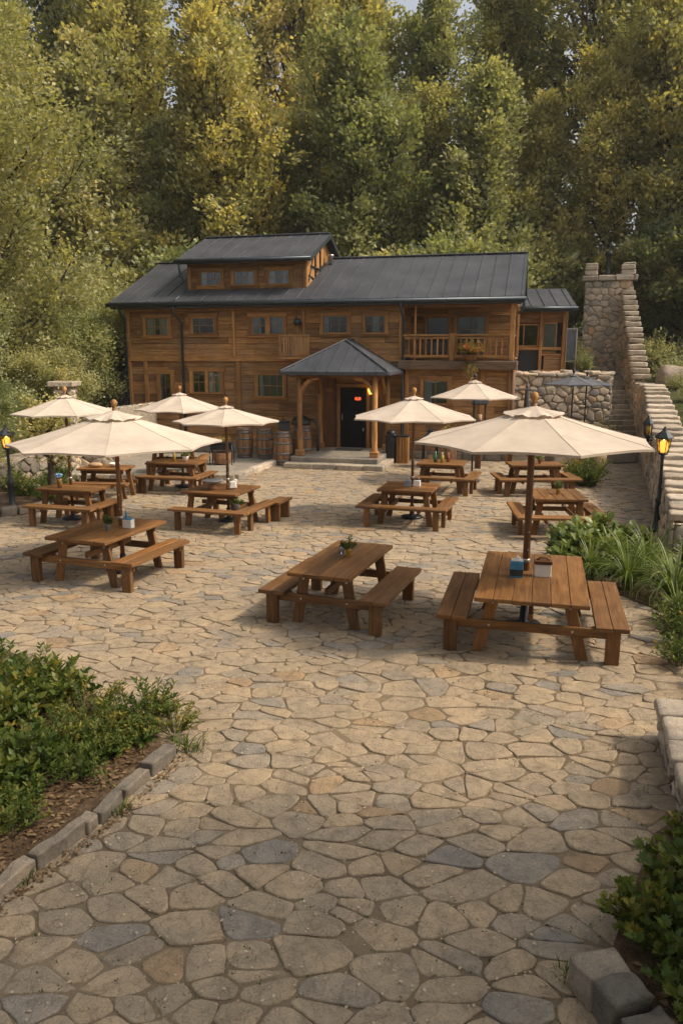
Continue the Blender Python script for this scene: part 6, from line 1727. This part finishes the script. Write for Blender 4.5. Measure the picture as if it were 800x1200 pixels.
# ================================================================== TREES
def forest():
    rg = random.Random(31)
    tall = [tree_mesh(400+i, 20, 5.0, .22, 30, .25, 1.5, mt, 1.35, 'oval', lm, .24) for i, (mt, lm) in enumerate((('leaf_olive', .5), ('leaf_olive', .6), ('leaf_gold', .5), ('leaf_dark', .75)))]
    mid = [tree_mesh(450+i, 14.5, 4.3, .08, 38, .24, 1.65, mt, 1.2, 'cone' if i % 2 else 'oval', lm, .27) for i, (mt, lm) in enumerate((('leaf_olive', .5), ('leaf_gold', .4), ('leaf_dark', .7), ('leaf_pale', .5)))]
    low = [tree_mesh(480+i, 6.0, 3.0, .04, 28, .28, 1.5, mt, .8, 'round', lm, .27) for i, (mt, lm) in enumerate((('leaf_dark', .55), ('leaf_gold', .5), ('leaf_pale', .45)))]
    protos = {}
    def put(kind, lst, k, x, y, s, label, group, name, zoff=-.2):
        z = max(hgt(x, y), (2.3+(y-33)*.28 if x > 13 and y > 30 else -9), TZ if (4 < x < 12 and y > 36) else -9)+zoff
        key = (kind, k)
        sc = (s*rg.uniform(.95, 1.08), s*rg.uniform(.95, 1.08), s)
        if key not in protos:
            o = plant_tree(name, label, lst[k][0], lst[k][1], (x, y, z), rg.uniform(0, 6.28), group, sc); protos[key] = o
        else: o = dup(protos[key], (x, y, z), rg.uniform(0, 6.28), label, group, sc)
        return o
    G1 = 'tall trees on the wooded hillside'; G2 = 'middle height trees behind the lodge'; G3 = 'bushy understorey trees around the lodge'
    def where(x, y):
        px = 400+900*x/y
        marks = [(40, 'at the left picture edge'), (130, 'left of the lodge'), (215, 'above the left end of the lodge roof'), (300, 'above the dormer left half'), (390, 'above the right end of the dormer'), (470, 'above the porch'), (545, 'above the middle of the long roof'), (610, 'above the right end of the lodge roof'), (675, 'above the annex'), (735, 'above the stone tower'), (2000, 'at the right picture edge')]
        for a, t in marks:
            if px < a: return t
    ords = {}
    def lab(desc, x, y, tag_):
        k = (tag_, where(x, y)); ords[k] = ords.get(k, 0)+1; n = ords[k]
        return desc+' '+where(x, y)+['', ', slightly farther right', ', third one there', ', fourth one there'][min(n-1, 3)]
    cols = {0: 'olive green', 1: 'light olive', 2: 'golden olive', 3: 'dark green'}
    xs = [(-27, 50, 1.12, 2), (-21.5, 46, 1.08, 1), (-16.5, 49, 1.15, 3), (-12, 46.5, 1.02, 0), (-7.5, 50, 1.02, 1), (-3.2, 47, 1.06, 2), (1.2, 50, 1.06, 0), (4.6, 46.5, .90, 3), (9.8, 50, 1.0, 1), (14, 47, 1.1, 0), (18.5, 50, 1.16, 3), (23, 46.5, 1.1, 2), (28, 50, 1.12, 1),
          (-14.5, 58, 1.06, 1), (-1, 58, 1.0, 0), (12.5, 58, 1.06, 0)]
    for (x, y, s, k) in xs:
        row = 'rear' if y > 55 else 'front'
        put('tall', tall, k, x, y, s, lab('tall %s tree of the %s row' % (cols[k], row), x, y, 'tall'+row), G1, 'tall_tree')
    mc = {0: 'olive', 1: 'golden', 2: 'dark green', 3: 'pale green'}
    for (x, y, s, k) in [(-22, 40, 1.0, 1), (-17, 42, .95, 0), (-12.5, 40.5, 1.05, 1), (-9.2, 43, .85, 3), (-5.8, 41.5, 1.0, 0), (-2.4, 43, .8, 1), (.8, 41.5, .98, 2), (4.2, 43, .82, 0), (7.4, 41.8, 1.0, 3), (10.6, 43.5, .9, 1), (14, 42.5, .85, 0), (17.2, 41.5, 1.0, 0), (20.5, 40, .9, 2), (25, 42, 1.0, 1)]:
        put('mid', mid, k, x, y, s, lab('%s bushy tree of middle height' % mc[k], x, y, 'mid'), G2, 'broadleaf_tree')
    lc = {0: 'dark green', 1: 'golden', 2: 'pale green'}
    for (x, y, s, k) in [(-15, 36, 1.05, 0), (-11.5, 37, 1.0, 1), (-8, 38.5, .95, 0), (-4.5, 38.6, .95, 2), (-1, 38.4, .95, 0), (2.4, 38.2, .95, 1), (5.6, 38.4, .9, 0), (7.6, 39.8, .85, 2), (11.0, 42.5, .85, 1), (17.0, 39.5, .85, 0), (18.5, 37.5, .8, 1), (15.2, 40.5, .7, 1), (18.6, 35.5, .6, 0), (21.5, 37, .8, 2)]:
        put('low', low, k, x, y, s, lab('%s understorey tree' % lc[k], x, y, 'low'), G3, 'understorey_tree')
    # left side, nearer
    mid[1] = tree_mesh(470, 12, 4.3, .08, 36, .14, 4.0, 'leaf_gold', 1.1, 'round', .3, .27); mid[0] = tree_mesh(471, 12, 4.3, .08, 36, .14, 4.0, 'leaf_olive', 1.1, 'round', .5, .27); protos.pop(('mid', 1), None); protos.pop(('mid', 0), None)
    low[0] = tree_mesh(472, 6, 3.0, .04, 26, .13, 4.2, 'leaf_dark', .8, 'round', .55, .28); low[1] = tree_mesh(473, 6, 3.0, .04, 26, .13, 4.2, 'leaf_gold', .8, 'round', .4, .28); low[2] = tree_mesh(474, 6, 3.0, .04, 26, .12, 4.2, 'leaf_pale', .8, 'round', .5, .28)
    for q in (0, 1, 2): protos.pop(('low', q), None)
    for (x, y, s, k, lb) in [(-13.2, 27.5, 1.15, 1, 'golden tree close on the left above the lantern'), (-16.5, 31, 1.2, 0, 'olive tree at the left edge behind the golden one')]:
        put('mid', mid, k, x, y, s, lb, 'nearer trees on the left', 'broadleaf_tree')
    for (x, y, s, k, lb) in [(-10.6, 22.8, .42, 0, 'dark green bushy tree behind the left lantern post'), (-12.2, 24.5, .8, 2, 'pale green bushy tree at the left edge behind the lantern'), (-10.0, 26.2, .55, 1, 'golden bush behind the far left umbrella'), (-10.2, 30.5, .78, 0, 'dark green bushy tree beside the grey outdoor stair'), (-12.2, 31.5, 1.0, 1, 'golden bushy tree left of the lodge gable'), (-9.9, 20.9, .26, 1, 'small golden bush on the left bank above the lantern bed'), (-11.4, 20.6, .4, 2, 'pale bush at the left picture edge beside the lantern'), (-9.9, 34.5, .95, 2, 'pale green bushy tree behind the left end of the lodge')]:
        put('low', low, k, x, y, s, lb, G3, 'understorey_tree')
    # tree to the right of the viewer whose shade falls on the near paving
    put('mid', mid, 0, 10.0, 3.2, .72, 'olive tree outside the frame to the right of the courtyard', 'trees beside the courtyard', 'broadleaf_tree')
    put('mid', mid, 0, 7.2, 2.6, .74, 'leaning olive tree outside the frame, nearest to the viewer on the right', 'trees beside the courtyard', 'broadleaf_tree')
    put('tall', tall, 0, 5.5, 1.6, .64, 'taller olive tree outside the frame, behind the viewer on the right', 'trees beside the courtyard', 'broadleaf_tree')
    put('mid', mid, 0, 1.0, -6.0, .85, 'olive tree outside the frame, straight behind the viewer', 'trees beside the courtyard', 'broadleaf_tree')  # unseen tree added to block sky light over the near paving
forest()

def haze():
    m, nt, out = nmat('haze_air')
    v = nt.nodes.new('ShaderNodeVolumePrincipled'); v.inputs['Color'].default_value = (.93, .92, .88, 1); v.inputs['Density'].default_value = .00045; v.inputs['Anisotropy'].default_value = .2
    L(nt, v.outputs[0], out.inputs['Volume'])
    mb = MB(); mb.cbox((0, 148, 19.0), (860, 720, 44), None, .01); o = mb.build('haze', 'haze_air'); tag(o, 'thin warm haze over the whole scene', None, None, 'stuff')
haze()
# ================================================================== SKY, SUN, CAMERA
SUN_DIR = Vector((.80, -.13, .93)).normalized()
el = math.asin(SUN_DIR.z); az = math.atan2(SUN_DIR.x, SUN_DIR.y)
w = bpy.data.worlds.new('World'); SC.world = w; w.use_nodes = True
nt = w.node_tree; bg = nt.nodes['Background']
sky = nt.nodes.new('ShaderNodeTexSky'); sky.sky_type = 'NISHITA'; sky.sun_disc = False
sky.sun_elevation = el; sky.sun_rotation = az; sky.dust_density = 6.0; sky.air_density = 1.0; sky.ozone_density = 1.0
hs = nt.nodes.new('ShaderNodeHueSaturation'); hs.inputs['Saturation'].default_value = 0.38
nt.links.new(sky.outputs[0], hs.inputs['Color']); nt.links.new(hs.outputs[0], bg.inputs[0]); bg.inputs[1].default_value = 0.15
sd = bpy.data.lights.new('sun', 'SUN'); sd.energy = 2.35; sd.angle = R(3.5); sd.color = (1.0, .86, .68)
so = bpy.data.objects.new('sun', sd); COL.objects.link(so); so.rotation_euler = (-SUN_DIR).to_track_quat('-Z', 'Y').to_euler()
cd = bpy.data.cameras.new('camera'); cam = bpy.data.objects.new('camera', cd); COL.objects.link(cam)
cam.location = (0, 0, 3.7); cam.rotation_euler = (R(90)-math.atan(185/900), 0, 0)
cd.sensor_fit = 'VERTICAL'; cd.sensor_height = 36; cd.lens = 27; cd.clip_end = 2000; cd.clip_start = .05
SC.camera = cam
vs = SC.view_settings; vs.view_transform = 'Standard'; vs.look = 'None'; vs.exposure = 0.42; vs.gamma = 1
SC.cycles.use_denoising = True
SC.cycles.max_bounces = 8; SC.cycles.transparent_max_bounces = 12
